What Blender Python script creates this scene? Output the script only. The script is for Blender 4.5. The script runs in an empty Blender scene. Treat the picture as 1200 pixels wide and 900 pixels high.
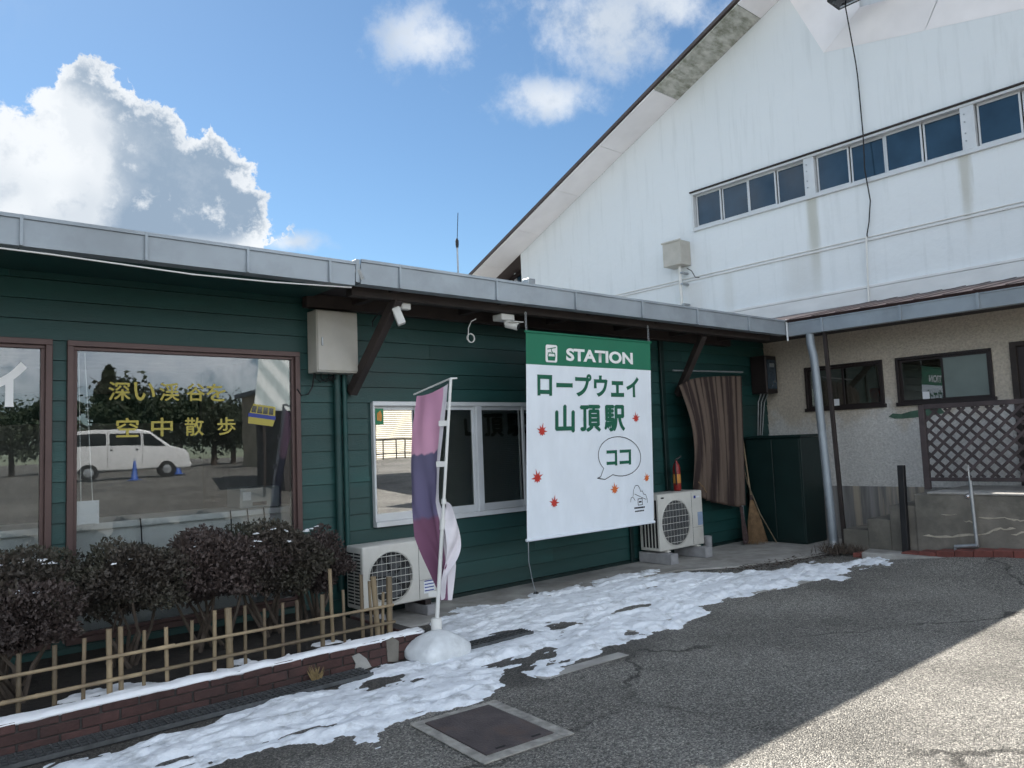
import bpy, bmesh, math, random
import numpy as np
from mathutils import Vector, Matrix
random.seed(7); rng = np.random.default_rng(7)
S = bpy.context.scene
COL = S.collection
R = math.radians

# ---------------------------------------------------------------- camera
def axes(yaw, pitch, roll):
    yaw, pitch, roll = R(yaw), R(pitch), R(roll)
    f = Vector((math.sin(yaw)*math.cos(pitch), math.cos(yaw)*math.cos(pitch), math.sin(pitch)))
    r = Vector((math.cos(yaw), -math.sin(yaw), 0)); u = r.cross(f)
    c, s = math.cos(roll), math.sin(roll)
    return r*c+u*s, u*c-r*s, f
cr, cu, cf = axes(40.9, 4.55, -2.28)
cam = bpy.data.cameras.new('camera'); cam_o = bpy.data.objects.new('camera', cam); COL.objects.link(cam_o)
cam.lens = 27.0; cam.sensor_width = 36.0; cam.clip_start = 0.05; cam.clip_end = 3000
mw = Matrix((cr, cu, -cf)).transposed().to_4x4(); mw.translation = (0, 0, 1.6)
cam_o.matrix_world = mw
S.camera = cam_o

# ---------------------------------------------------------------- sky and sun
SUN = Vector((.03, 1.05, 1.0)).normalized()          # direction towards the sun
SUN_EL = math.asin(SUN.z); SUN_AZ = math.atan2(SUN.x, SUN.y)
SKY_STRENGTH = 0.050
W = bpy.data.worlds.new('World'); S.world = W; W.use_nodes = True
def build_world():
    nt = W.node_tree; nt.nodes.clear(); N = nt.nodes.new; L = nt.links.new
    def math_(op, a, b=None, c=None, clamp=False):
        n = N('ShaderNodeMath'); n.operation = op; n.use_clamp = clamp
        for i, v in enumerate((a, b, c)):
            if v is None: continue
            if isinstance(v, (int, float)): n.inputs[i].default_value = v
            else: L(v, n.inputs[i])
        return n.outputs[0]
    def vmath(op, a, b=None):
        n = N('ShaderNodeVectorMath'); n.operation = op
        for i, v in enumerate((a, b)):
            if v is None: continue
            if isinstance(v, (tuple, list, Vector)): n.inputs[i].default_value = v
            else: L(v, n.inputs[i])
        return n
    def ramp(v, a, b):
        n = N('ShaderNodeMapRange'); n.interpolation_type = 'SMOOTHSTEP'
        L(v, n.inputs[0]); n.inputs[1].default_value = a; n.inputs[2].default_value = b
        return n.outputs[0]
    def noise(vec, scale, detail=9, rough=.58, off=(0,0,0)):
        m = vmath('ADD', vec, off); n = N('ShaderNodeTexNoise'); L(m.outputs[0], n.inputs['Vector'])
        n.inputs['Scale'].default_value = scale; n.inputs['Detail'].default_value = detail; n.inputs['Roughness'].default_value = rough
        return n.outputs['Fac']
    sky = N('ShaderNodeTexSky'); sky.sky_type = 'NISHITA'; sky.sun_disc = False
    sky.sun_elevation = SUN_EL; sky.sun_rotation = SUN_AZ
    sky.altitude = 300; sky.air_density = 1.0; sky.dust_density = .15; sky.ozone_density = 1.6
    tc = N('ShaderNodeTexCoord'); d = vmath('NORMALIZE', tc.outputs['Generated']).outputs[0]
    warp = noise(d, 8, 2, .6, (3.1, 0, 1)); fine = noise(d, 16, 6, .64); big = noise(d, 2.6, 2, .5, (0, 5, 2))
    # flat sky coordinates about a fixed compass direction (27 degrees east of +Y, 20 degrees up)
    C0 = Vector((math.sin(R(27))*math.cos(R(20)), math.cos(R(27))*math.cos(R(20)), math.sin(R(20)))); RT = Vector((math.cos(R(27)), -math.sin(R(27)), 0)); UP = RT.cross(C0)
    dc = vmath('DOT_PRODUCT', d, C0).outputs['Value']; inv = math_('DIVIDE', 1.0, math_('MAXIMUM', dc, .05))
    cx = N('ShaderNodeCombineXYZ'); L(math_('MULTIPLY', vmath('DOT_PRODUCT', d, RT).outputs['Value'], inv), cx.inputs[0]); L(math_('MULTIPLY', vmath('DOT_PRODUCT', d, UP).outputs['Value'], inv), cx.inputs[1])
    def blob(x, y, w, h):
        n = N('ShaderNodeVectorMath'); n.operation = 'MULTIPLY_ADD'; L(cx.outputs[0], n.inputs[0]); n.inputs[1].default_value = (1/w, 1/h, 0); n.inputs[2].default_value = (-x/w, -y/h, 0)
        return vmath('LENGTH', n.outputs[0]).outputs['Value']
    def union(bl):
        o = None
        for v in bl: o = v if o is None else math_('SMOOTH_MIN', o, v, .2)
        return math_('SUBTRACT', 1.0, o)
    wisp = union([blob(*b) for b in WISPS]); la = union([blob(*b) for b in LOBE_A]); lb = union([blob(*b) for b in LOBE_B]); glow = union([blob(*b) for b in GLOW])
    bil = math_('ABSOLUTE', math_('MULTIPLY_ADD', fine, 2.0, -1.0))            # rounded billows with sharp creases
    n1 = math_('ADD', math_('MULTIPLY_ADD', bil, -1.1, .22), math_('MULTIPLY_ADD', warp, .7, -.35))
    da = math_('ADD', la, n1); db = math_('ADD', lb, n1)
    m_a = ramp(da, .02, .20); m_b = ramp(db, .0, .11)
    n2 = math_('ADD', math_('MULTIPLY_ADD', fine, 2.6, -1.3), math_('MULTIPLY_ADD', warp, 1.2, -.6))
    m_w = math_('MULTIPLY', ramp(math_('ADD', wisp, n2), -.25, 1.05), .82)
    # scattered cloud goes on out of view, its cover raised to fill the shade
    fwd = vmath('DOT_PRODUCT', d, tuple(cf)).outputs['Value']
    rest = math_('MULTIPLY', ramp(math_('ADD', big, math_('MULTIPLY', n1, .25)), .45, .60), ramp(fwd, .80, .66))
    rest = math_('MULTIPLY', rest, ramp(vmath('DOT_PRODUCT', d, (0, 0, 1)).outputs['Value'], .02, .12))
    mask = math_('MAXIMUM', math_('MAXIMUM', math_('MAXIMUM', m_a, m_b), m_w), math_('MULTIPLY', rest, .92), clamp=True)
    thick = math_('MULTIPLY', ramp(math_('ADD', lb, math_('MULTIPLY', n1, 1.5)), .08, .62), math_('SUBTRACT', 1.0, ramp(math_('ADD', glow, math_('MULTIPLY', n1, .6)), -.1, .8)))
    thick = math_('MULTIPLY', thick, math_('SUBTRACT', 1.0, math_('MULTIPLY', ramp(math_('ADD', la, n1), -.40, .50), .85)))
    puff = math_('ADD', math_('MULTIPLY', ramp(warp, .42, .64), .36), math_('MULTIPLY', ramp(bil, .08, .42), .26))
    grey = math_('MAXIMUM', math_('MULTIPLY', thick, math_('MULTIPLY_ADD', math_('ADD', warp, bil), -.50, 1.28)), puff, clamp=True)
    mixc = N('ShaderNodeMix'); mixc.data_type = 'RGBA'; L(grey, mixc.inputs[0])
    mixc.inputs[6].default_value = CLOUD_WHITE; mixc.inputs[7].default_value = CLOUD_GREY
    lit = N('ShaderNodeMapRange'); lit.interpolation_type = 'SMOOTHSTEP'; L(vmath('DOT_PRODUCT', d, tuple(SUN)).outputs['Value'], lit.inputs[0])
    lit.inputs[1].default_value = .55; lit.inputs[2].default_value = -.2; lit.inputs[3].default_value = 1.0; lit.inputs[4].default_value = 2.9      # unseen clouds away from the sun are brightened to lift the shaded fronts
    ml = N('ShaderNodeVectorMath'); ml.operation = 'SCALE'; L(mixc.outputs[2], ml.inputs[0]); L(lit.outputs[0], ml.inputs['Scale'])
    sk = N('ShaderNodeMix'); sk.data_type = 'RGBA'; sk.blend_type = 'MULTIPLY'; sk.inputs[0].default_value = 1
    L(sky.outputs[0], sk.inputs[6]); sk.inputs[7].default_value = (SKY_STRENGTH*.79, SKY_STRENGTH*.95, SKY_STRENGTH, 1)
    mx = N('ShaderNodeMix'); mx.data_type = 'RGBA'; L(mask, mx.inputs[0]); L(sk.outputs[2], mx.inputs[6]); L(ml.outputs[0], mx.inputs[7])
    bg = N('ShaderNodeBackground'); L(mx.outputs[2], bg.inputs[0]); bg.inputs[1].default_value = 1.0
    out = N('ShaderNodeOutputWorld'); L(bg.outputs[0], out.inputs[0])
CLOUD_WHITE = (.36, .375, .39, 1); CLOUD_GREY = (.125, .165, .215, 1)
LOBE_A = [(-0.31, -0.009, 0.073, 0.074), (-0.276, 0.034, 0.045, 0.048), (-0.341, -0.057, 0.086, 0.045), (-0.257, 0.003, 0.027, 0.042)]
LOBE_B = [(-0.244, 0.05, 0.046, 0.053), (-0.255, 0.076, 0.024, 0.027), (-0.195, -0.003, 0.073, 0.063), (-0.136, -0.023, 0.063, 0.061), (-0.099, -0.046, 0.037, 0.038), (-0.191, -0.076, 0.131, 0.05)]
GLOW = [(-0.046, -0.093, 0.071, 0.019), (-0.221, -0.107, 0.205, 0.028)]
WISPS = [(0.13, 0.16, 0.06, 0.042), (0.346, 0.195, 0.125, 0.061), (0.289, 0.1, 0.081, 0.029), (0.447, 0.227, 0.083, 0.04), (-0.036, -0.087, 0.041, 0.013)]
build_world()
W.cycles.sampling_method = 'MANUAL'; W.cycles.sample_map_resolution = 256
sun = bpy.data.lights.new('sun', 'SUN'); sun.energy = 5.0; sun.angle = R(.53); sun.color = (1, .94, .86)
sun_o = bpy.data.objects.new('sun', sun); COL.objects.link(sun_o); sun_o.location = (40, 20, 40)
sun_o.rotation_euler = (-SUN).to_track_quat('-Z', 'Y').to_euler()
S.view_settings.view_transform = 'Standard'; S.view_settings.look = 'None'
S.view_settings.exposure = 1.38; S.view_settings.gamma = 1.0
S.cycles.max_bounces = 5; S.cycles.diffuse_bounces = 3; S.cycles.glossy_bounces = 3; S.cycles.transparent_max_bounces = 8
S.cycles.use_adaptive_sampling = True; S.cycles.adaptive_threshold = .035

# ---------------------------------------------------------------- materials
MATS = {}
def mat(name, col, rough=.6, metal=0., var=.18, scale=5., bump=0., bscale=60., spec=.5, col2=None, c2=(.45, .65), stretch=None, rnd=0., sheen=0.):
    if name in MATS: return MATS[name]
    m = bpy.data.materials.new(name); m.use_nodes = True; MATS[name] = m
    nt = m.node_tree; N = nt.nodes.new; L = nt.links.new; b = nt.nodes['Principled BSDF']
    tc = N('ShaderNodeTexCoord'); mp = N('ShaderNodeMapping'); L(tc.outputs['Object'], mp.inputs[0])
    if stretch: mp.inputs['Scale'].default_value = stretch
    n = N('ShaderNodeTexNoise'); n.inputs['Scale'].default_value = scale; n.inputs['Detail'].default_value = 7; L(mp.outputs[0], n.inputs['Vector'])
    cr_ = N('ShaderNodeValToRGB'); e = cr_.color_ramp.elements
    e[0].position = .3; e[1].position = .7
    e[0].color = tuple(c*(1-var) for c in col)+(1,); e[1].color = tuple(min(1, c*(1+var)) for c in col)+(1,)
    L(n.outputs['Fac'], cr_.inputs[0]); last = cr_.outputs[0]
    if col2:
        n2 = N('ShaderNodeTexNoise'); n2.inputs['Scale'].default_value = scale*.45; n2.inputs['Detail'].default_value = 9; n2.inputs['Roughness'].default_value = .65
        L(mp.outputs[0], n2.inputs['Vector'])
        r2 = N('ShaderNodeMapRange'); L(n2.outputs['Fac'], r2.inputs[0]); r2.inputs[1].default_value = c2[0]; r2.inputs[2].default_value = c2[1]
        mx = N('ShaderNodeMix'); mx.data_type = 'RGBA'; L(r2.outputs[0], mx.inputs[0]); L(last, mx.inputs[6]); mx.inputs[7].default_value = tuple(col2)+(1,)
        last = mx.outputs[2]
    if rnd:
        oi = N('ShaderNodeObjectInfo'); mr = N('ShaderNodeMapRange'); L(oi.outputs['Random'], mr.inputs[0]); mr.inputs[3].default_value = 1-rnd; mr.inputs[4].default_value = 1+rnd
        hs = N('ShaderNodeHueSaturation'); L(mr.outputs[0], hs.inputs['Value']); L(last, hs.inputs['Color']); last = hs.outputs[0]
    L(last, b.inputs['Base Color'])
    rr = N('ShaderNodeMapRange'); L(n.outputs['Fac'], rr.inputs[0]); rr.inputs[3].default_value = max(0, rough-.08); rr.inputs[4].default_value = min(1, rough+.08)
    L(rr.outputs[0], b.inputs['Roughness'])
    b.inputs['Metallic'].default_value = metal; b.inputs['Specular IOR Level'].default_value = spec
    if sheen: b.inputs['Sheen Weight'].default_value = sheen
    if bump:
        nb = N('ShaderNodeTexNoise'); nb.inputs['Scale'].default_value = bscale; nb.inputs['Detail'].default_value = 5; L(mp.outputs[0], nb.inputs['Vector'])
        bp = N('ShaderNodeBump'); bp.inputs['Strength'].default_value = bump; bp.inputs['Distance'].default_value = .01
        L(nb.outputs['Fac'], bp.inputs['Height']); L(bp.outputs[0], b.inputs['Normal'])
    return m
def glass(name, base, tint=(.9, .95, .95)):
    m = bpy.data.materials.new(name); m.use_nodes = True; MATS[name] = m
    nt = m.node_tree; nt.nodes.clear(); N = nt.nodes.new; L = nt.links.new
    t = N('ShaderNodeBsdfTransparent'); t.inputs[0].default_value = tint+(1,)
    g = N('ShaderNodeBsdfGlossy'); g.inputs['Roughness'].default_value = .0; g.inputs[0].default_value = (.95, .97, 1, 1)
    tc = N('ShaderNodeTexCoord'); n = N('ShaderNodeTexNoise'); n.inputs['Scale'].default_value = 1.3; L(tc.outputs['Object'], n.inputs['Vector'])
    bp = N('ShaderNodeBump'); bp.inputs['Strength'].default_value = .009; bp.inputs['Distance'].default_value = .1; L(n.outputs['Fac'], bp.inputs['Height']); L(bp.outputs[0], g.inputs['Normal'])
    f = N('ShaderNodeFresnel'); f.inputs[0].default_value = 1.5
    a = N('ShaderNodeMath'); a.operation = 'ADD'; a.use_clamp = True; L(f.outputs[0], a.inputs[0]); a.inputs[1].default_value = base
    mx = N('ShaderNodeMixShader'); L(a.outputs[0], mx.inputs[0]); L(t.outputs[0], mx.inputs[1]); L(g.outputs[0], mx.inputs[2])
    o = N('ShaderNodeOutputMaterial'); L(mx.outputs[0], o.inputs[0]); return m
def nodes_of(m):
    nt = m.node_tree; return nt, nt.nodes.new, nt.links.new, nt.nodes['Principled BSDF']

def mat_asphalt():
    m = bpy.data.materials.new('asphalt'); m.use_nodes = True; nt, N, L, b = nodes_of(m)
    tc = N('ShaderNodeTexCoord'); P = tc.outputs['Object']
    v = N('ShaderNodeTexVoronoi'); v.inputs['Scale'].default_value = 120; v.inputs['Randomness'].default_value = 1; L(P, v.inputs['Vector'])
    sp = N('ShaderNodeSeparateColor'); L(v.outputs['Color'], sp.inputs[0])
    ramp = N('ShaderNodeValToRGB'); L(sp.outputs[0], ramp.inputs[0]); cr_ = ramp.color_ramp
    cr_.elements[0].color = (.095, .092, .084, 1); cr_.elements[1].color = (.54, .51, .45, 1); cr_.elements[1].position = 1
    e = cr_.elements.new(.35); e.color = (.19, .183, .168, 1); e = cr_.elements.new(.75); e.color = (.305, .293, .265, 1)
    big = N('ShaderNodeTexNoise'); big.inputs['Scale'].default_value = .7; big.inputs['Detail'].default_value = 8; big.inputs['Roughness'].default_value = .6; L(P, big.inputs['Vector'])
    mr = N('ShaderNodeMapRange'); L(big.outputs['Fac'], mr.inputs[0]); mr.inputs[1].default_value = .3; mr.inputs[2].default_value = .7; mr.inputs[3].default_value = .62; mr.inputs[4].default_value = 1.22
    mul = N('ShaderNodeMix'); mul.data_type = 'RGBA'; mul.blend_type = 'MULTIPLY'; mul.inputs[0].default_value = 1; L(ramp.outputs[0], mul.inputs[6]); L(mr.outputs[0], mul.inputs[7])
    # meltwater stain beside the snow strip
    sx = N('ShaderNodeSeparateXYZ'); L(P, sx.inputs[0])
    wn = N('ShaderNodeTexNoise'); wn.inputs['Scale'].default_value = 1.6; wn.inputs['Detail'].default_value = 7; L(P, wn.inputs['Vector'])
    ad = N('ShaderNodeMath'); ad.operation = 'MULTIPLY_ADD'; L(wn.outputs['Fac'], ad.inputs[0]); ad.inputs[1].default_value = 1.5; L(sx.outputs[1], ad.inputs[2])
    wet = N('ShaderNodeMapRange'); wet.interpolation_type = 'SMOOTHSTEP'; L(ad.outputs[0], wet.inputs[0]); wet.inputs[1].default_value = 4.55; wet.inputs[2].default_value = 5.0
    far = N('ShaderNodeMapRange'); far.interpolation_type = 'SMOOTHSTEP'; L(sx.outputs[0], far.inputs[0]); far.inputs[1].default_value = 6.5; far.inputs[2].default_value = 4.0
    wm = N('ShaderNodeMath'); wm.operation = 'MULTIPLY'; L(wet.outputs[0], wm.inputs[0]); L(far.outputs[0], wm.inputs[1])
    dk = N('ShaderNodeMix'); dk.data_type = 'RGBA'; dk.blend_type = 'MULTIPLY'; L(wm.outputs[0], dk.inputs[0]); L(mul.outputs[2], dk.inputs[6]); dk.inputs[7].default_value = (.42, .41, .40, 1)
    # cracks
    nd = N('ShaderNodeTexNoise'); nd.inputs['Scale'].default_value = 3; nd.inputs['Detail'].default_value = 5; L(P, nd.inputs['Vector'])
    va = N('ShaderNodeVectorMath'); va.operation = 'MULTIPLY_ADD'; L(nd.outputs['Color'], va.inputs[0]); va.inputs[1].default_value = (.5, .5, 0); L(P, va.inputs[2])
    ck = N('ShaderNodeTexVoronoi'); ck.feature = 'DISTANCE_TO_EDGE'; ck.inputs['Scale'].default_value = .21; L(va.outputs[0], ck.inputs['Vector'])
    cm = N('ShaderNodeMapRange'); L(ck.outputs['Distance'], cm.inputs[0]); cm.inputs[1].default_value = .0012; cm.inputs[2].default_value = .0055; cm.inputs[3].default_value = .35; cm.inputs[4].default_value = 1
    c3 = N('ShaderNodeMix'); c3.data_type = 'RGBA'; c3.blend_type = 'MULTIPLY'; c3.inputs[0].default_value = 1; L(dk.outputs[2], c3.inputs[6])
    cf_ = N('ShaderNodeMapRange'); L(big.outputs['Fac'], cf_.inputs[0]); cf_.inputs[1].default_value = .42; cf_.inputs[2].default_value = .56; cf_.inputs[3].default_value = 1; cf_.inputs[4].default_value = 0
    cx_ = N('ShaderNodeMath'); cx_.operation = 'MAXIMUM'; L(cm.outputs[0], cx_.inputs[0]); L(cf_.outputs[0], cx_.inputs[1]); L(cx_.outputs[0], c3.inputs[7])
    L(c3.outputs[2], b.inputs['Base Color'])
    rg = N('ShaderNodeMapRange'); L(wm.outputs[0], rg.inputs[0]); rg.inputs[3].default_value = .9; rg.inputs[4].default_value = .5; L(rg.outputs[0], b.inputs['Roughness'])
    b.inputs['Specular IOR Level'].default_value = .35
    bp = N('ShaderNodeBump'); bp.inputs['Strength'].default_value = .6; bp.inputs['Distance'].default_value = .005
    ba = N('ShaderNodeMath'); ba.operation = 'MULTIPLY_ADD'; L(v.outputs['Distance'], ba.inputs[0]); ba.inputs[1].default_value = -14; L(sp.outputs[0], ba.inputs[2])
    L(ba.outputs[0], bp.inputs['Height']); L(bp.outputs[0], b.inputs['Normal'])
    return m
def mat_hall():
    m = bpy.data.materials.new('white_render'); m.use_nodes = True; nt, N, L, b = nodes_of(m)
    tc = N('ShaderNodeTexCoord'); P = tc.outputs['Object']
    mp = N('ShaderNodeMapping'); mp.inputs['Scale'].default_value = (1, 2.6, .22); L(P, mp.inputs[0])
    n = N('ShaderNodeTexNoise'); n.inputs['Scale'].default_value = 2.2; n.inputs['Detail'].default_value = 9; n.inputs['Roughness'].default_value = .62; L(mp.outputs[0], n.inputs['Vector'])
    mr = N('ShaderNodeMapRange'); L(n.outputs['Fac'], mr.inputs[0]); mr.inputs[1].default_value = .52; mr.inputs[2].default_value = .95
    mx = N('ShaderNodeMix'); mx.data_type = 'RGBA'; L(mr.outputs[0], mx.inputs[0]); mx.inputs[6].default_value = (.74, .78, .81, 1); mx.inputs[7].default_value = (.58, .62, .64, 1)
    last = mx.outputs[2]
    sx = N('ShaderNodeSeparateXYZ'); L(P, sx.inputs[0])
    def mth(op, a, c):
        k = N('ShaderNodeMath'); k.operation = op
        for i, q in enumerate((a, c)):
            if isinstance(q, (int, float)): k.inputs[i].default_value = q
            else: L(q, k.inputs[i])
        return k.outputs[0]
    wob = mth('MULTIPLY', mth('SUBTRACT', n.outputs['Fac'], .5), .25)
    for y0, wd, z1, z0, col, am in HALL_STREAKS:          # run-off stains below the window posts
        g = N('ShaderNodeMapRange'); g.interpolation_type = 'SMOOTHSTEP'; L(mth('ABSOLUTE', mth('ADD', mth('SUBTRACT', sx.outputs[1], y0), wob), 0), g.inputs[0]); g.inputs[1].default_value = wd; g.inputs[2].default_value = wd*.15
        h = N('ShaderNodeMapRange'); h.interpolation_type = 'SMOOTHSTEP'; L(sx.outputs[2], h.inputs[0]); h.inputs[1].default_value = z0; h.inputs[2].default_value = z1-.5
        h2 = mth('LESS_THAN', sx.outputs[2], z1)
        f = mth('MULTIPLY', mth('MULTIPLY', mth('MULTIPLY', g.outputs[0], h.outputs[0]), h2), am)
        k = N('ShaderNodeMix'); k.data_type = 'RGBA'; L(f, k.inputs[0]); L(last, k.inputs[6]); k.inputs[7].default_value = col+(1,); last = k.outputs[2]
    L(last, b.inputs['Base Color']); b.inputs['Roughness'].default_value = .75; b.inputs['Specular IOR Level'].default_value = .3
    nb = N('ShaderNodeTexNoise'); nb.inputs['Scale'].default_value = 3.5; nb.inputs['Detail'].default_value = 7; L(P, nb.inputs['Vector'])
    bp = N('ShaderNodeBump'); bp.inputs['Strength'].default_value = .35; bp.inputs['Distance'].default_value = .04; L(nb.outputs['Fac'], bp.inputs['Height']); L(bp.outputs[0], b.inputs['Normal'])
    return m
HALL_STREAKS = [(1.60, .16, 5.79, 3.6, (.36, .35, .27), .6), (-.90, .12, 5.79, 4.3, (.38, .36, .28), .55), (1.9, .5, 4.8, 3.7, (.55, .56, .55), .4), (4.2, .35, 4.75, 3.5, (.58, .58, .57), .4), (3.4, .2, 4.8, 3.6, (.58, .59, .57), .35)]
def mat_stucco():
    m = bpy.data.materials.new('beige_stucco'); m.use_nodes = True; nt, N, L, b = nodes_of(m)
    tc = N('ShaderNodeTexCoord'); P = tc.outputs['Object']
    v = N('ShaderNodeTexVoronoi'); v.inputs['Scale'].default_value = 48; L(P, v.inputs['Vector'])
    n = N('ShaderNodeTexNoise'); n.inputs['Scale'].default_value = 34; n.inputs['Detail'].default_value = 6; L(P, n.inputs['Vector'])
    lo = N('ShaderNodeTexNoise'); lo.inputs['Scale'].default_value = 1.4; lo.inputs['Detail'].default_value = 8; lo.inputs['Roughness'].default_value = .65; L(P, lo.inputs['Vector'])
    sx = N('ShaderNodeSeparateXYZ'); L(P, sx.inputs[0])
    z = N('ShaderNodeMath'); z.operation = 'MULTIPLY_ADD'; L(lo.outputs['Fac'], z.inputs[0]); z.inputs[1].default_value = 1.6; L(sx.outputs[2], z.inputs[2])
    pl = N('ShaderNodeMapRange'); pl.interpolation_type = 'SMOOTHSTEP'; L(z.outputs[0], pl.inputs[0]); pl.inputs[1].default_value = 2.75; pl.inputs[2].default_value = 2.45
    mx = N('ShaderNodeMix'); mx.data_type = 'RGBA'; L(pl.outputs[0], mx.inputs[0]); mx.inputs[6].default_value = (.51, .455, .385, 1); mx.inputs[7].default_value = (.60, .59, .57, 1)
    r = N('ShaderNodeMapRange'); L(n.outputs['Fac'], r.inputs[0]); r.inputs[1].default_value = .3; r.inputs[2].default_value = .7; r.inputs[3].default_value = .80; r.inputs[4].default_value = 1.12
    mu = N('ShaderNodeMix'); mu.data_type = 'RGBA'; mu.blend_type = 'MULTIPLY'; mu.inputs[0].default_value = 1; L(mx.outputs[2], mu.inputs[6]); L(r.outputs[0], mu.inputs[7])
    L(mu.outputs[2], b.inputs['Base Color']); b.inputs['Roughness'].default_value = .92
    a = N('ShaderNodeMath'); a.operation = 'MULTIPLY_ADD'; L(v.outputs['Distance'], a.inputs[0]); a.inputs[1].default_value = .8; L(n.outputs['Fac'], a.inputs[2])
    bp = N('ShaderNodeBump'); bp.inputs['Strength'].default_value = .8; bp.inputs['Distance'].default_value = .012; L(a.outputs[0], bp.inputs['Height']); L(bp.outputs[0], b.inputs['Normal'])
    return m
def mat_stripes(name, a, c, freq, axis=0, uv=True, rough=.85):
    m = bpy.data.materials.new(name); m.use_nodes = True; nt, N, L, b = nodes_of(m)
    tc = N('ShaderNodeTexCoord'); sx = N('ShaderNodeSeparateXYZ'); L(tc.outputs['UV' if uv else 'Object'], sx.inputs[0])
    k = N('ShaderNodeMath'); k.operation = 'MULTIPLY'; L(sx.outputs[axis], k.inputs[0]); k.inputs[1].default_value = freq
    s = N('ShaderNodeMath'); s.operation = 'SINE'; L(k.outputs[0], s.inputs[0])
    n = N('ShaderNodeTexNoise'); n.inputs['Scale'].default_value = 9; L(tc.outputs['Object'], n.inputs['Vector'])
    s2 = N('ShaderNodeMath'); s2.operation = 'MULTIPLY_ADD'; L(n.outputs['Fac'], s2.inputs[0]); s2.inputs[1].default_value = .8; L(s.outputs[0], s2.inputs[2])
    mr = N('ShaderNodeMapRange'); L(s2.outputs[0], mr.inputs[0]); mr.inputs[1].default_value = -.2; mr.inputs[2].default_value = .9
    mx = N('ShaderNodeMix'); mx.data_type = 'RGBA'; L(mr.outputs[0], mx.inputs[0]); mx.inputs[6].default_value = a+(1,); mx.inputs[7].default_value = c+(1,)
    L(mx.outputs[2], b.inputs['Base Color']); b.inputs['Roughness'].default_value = rough; b.inputs['Specular IOR Level'].default_value = .2
    return m
def mat_flag():
    m = bpy.data.materials.new('flag_cloth'); m.use_nodes = True; nt, N, L, b = nodes_of(m)
    tc = N('ShaderNodeTexCoord'); n = N('ShaderNodeTexNoise'); n.inputs['Scale'].default_value = 5; L(tc.outputs['UV'], n.inputs['Vector'])
    va = N('ShaderNodeVectorMath'); va.operation = 'MULTIPLY_ADD'; L(n.outputs['Color'], va.inputs[0]); va.inputs[1].default_value = (.10, .05, 0); L(tc.outputs['UV'], va.inputs[2])
    sx = N('ShaderNodeSeparateXYZ'); L(va.outputs[0], sx.inputs[0])
    r = N('ShaderNodeValToRGB'); L(sx.outputs[1], r.inputs[0]); e = r.color_ramp.elements
    e[0].color = (.60, .30, .44, 1); e[0].position = 0
    e[1].color = (.22, .10, .17, 1); e[1].position = 1
    for p, c in ((.335, (.62, .33, .46, 1)), (.345, (.13, .12, .20, 1)), (.66, (.15, .13, .23, 1)), (.68, (.20, .09, .15, 1))):
        k = e.new(p); k.color = c
    w = N('ShaderNodeMapRange'); L(sx.outputs[0], w.inputs[0]); w.inputs[1].default_value = .90; w.inputs[2].default_value = .92
    mx = N('ShaderNodeMix'); mx.data_type = 'RGBA'; L(w.outputs[0], mx.inputs[0]); L(r.outputs[0], mx.inputs[6]); mx.inputs[7].default_value = (.7, .66, .7, 1)
    L(mx.outputs[2], b.inputs['Base Color']); b.inputs['Roughness'].default_value = .8; b.inputs['Specular IOR Level'].default_value = .2
    return m

ASPHALT = mat_asphalt(); HALL = mat_hall(); STUCCO = mat_stucco()
GREEN = mat('green_siding_paint', (.008, .052, .048), .5, var=.25, scale=3, bump=.25, bscale=70, col2=(.014, .060, .057), stretch=(.35, 1, 2.2), rnd=.18)
GREEN2 = mat('green_cabinet_paint', (.003, .017, .016), .45, var=.2, scale=3)
DKBROWN = mat('dark_brown_timber', (.030, .022, .020), .7, var=.3, scale=6, bump=.3)
SOFFIT = mat('brown_soffit_board', (.045, .040, .042), .75, var=.2, scale=4)
GUTTER = mat('grey_gutter_metal', (.30, .34, .38), .45, .25, var=.10, scale=3, col2=(.24, .27, .30))
ROOFM = mat('brown_roof_sheet', (.050, .030, .030), .45, .3, var=.2, scale=4)
GREYROOF = mat('grey_roof_sheet', (.22, .25, .27), .5, .2)
WHITEALU = mat('white_aluminium', (.62, .64, .66), .4, .2, var=.06)
BROWNALU = mat('bronze_aluminium', (.10, .062, .058), .45, .3, var=.12)
DKALU = mat('dark_bronze_frame', (.025, .018, .018), .45, .3, var=.15)
GLASS = glass('window_glass', .04, (.90, .92, .92)); GLASSD = glass('dark_window_glass', .12, (.62, .64, .60)); GLASSM = glass('mirror_like_glass', .55, (.35, .36, .34)); GLASSR = glass('thin_room_glass', .02)
HALLGLASS = mat('hall_glass_sky_tone', (.018, .042, .070), .06, var=.3, scale=2, spec=.9)  # opaque panes, part of the sky reflection put into the blue base
FROST = mat('frosted_glass', (.16, .20, .19), .35, var=.12, scale=3)
CREAMBOX = mat('cream_enamel', (.46, .44, .40), .42, var=.08, scale=4, col2=(.40, .38, .33))
WHITEPL = mat('white_plastic', (.68, .68, .66), .45, var=.06)
ACBODY = mat('ac_enamel', (.60, .59, .55), .42, var=.07, scale=4, col2=(.50, .48, .44), c2=(.5, .75))
DARK = mat('dark_void', (.012, .013, .014), .8, var=.2)
BLACKM = mat('black_metal', (.014, .014, .016), .5, .2, var=.2)
STEEL = mat('galvanised_steel', (.36, .38, .40), .42, .6, var=.15, scale=12)
CHROME = mat('chrome', (.6, .6, .6), .18, .9, var=.05)
CONC = mat('grey_concrete', (.36, .35, .33), .9, var=.25, scale=4, bump=.5, bscale=45, col2=(.24, .23, .21))
CONCD = mat('weathered_concrete', (.19, .175, .15), .9, var=.3, scale=3.5, bump=.6, bscale=30, col2=(.11, .105, .09))
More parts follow.
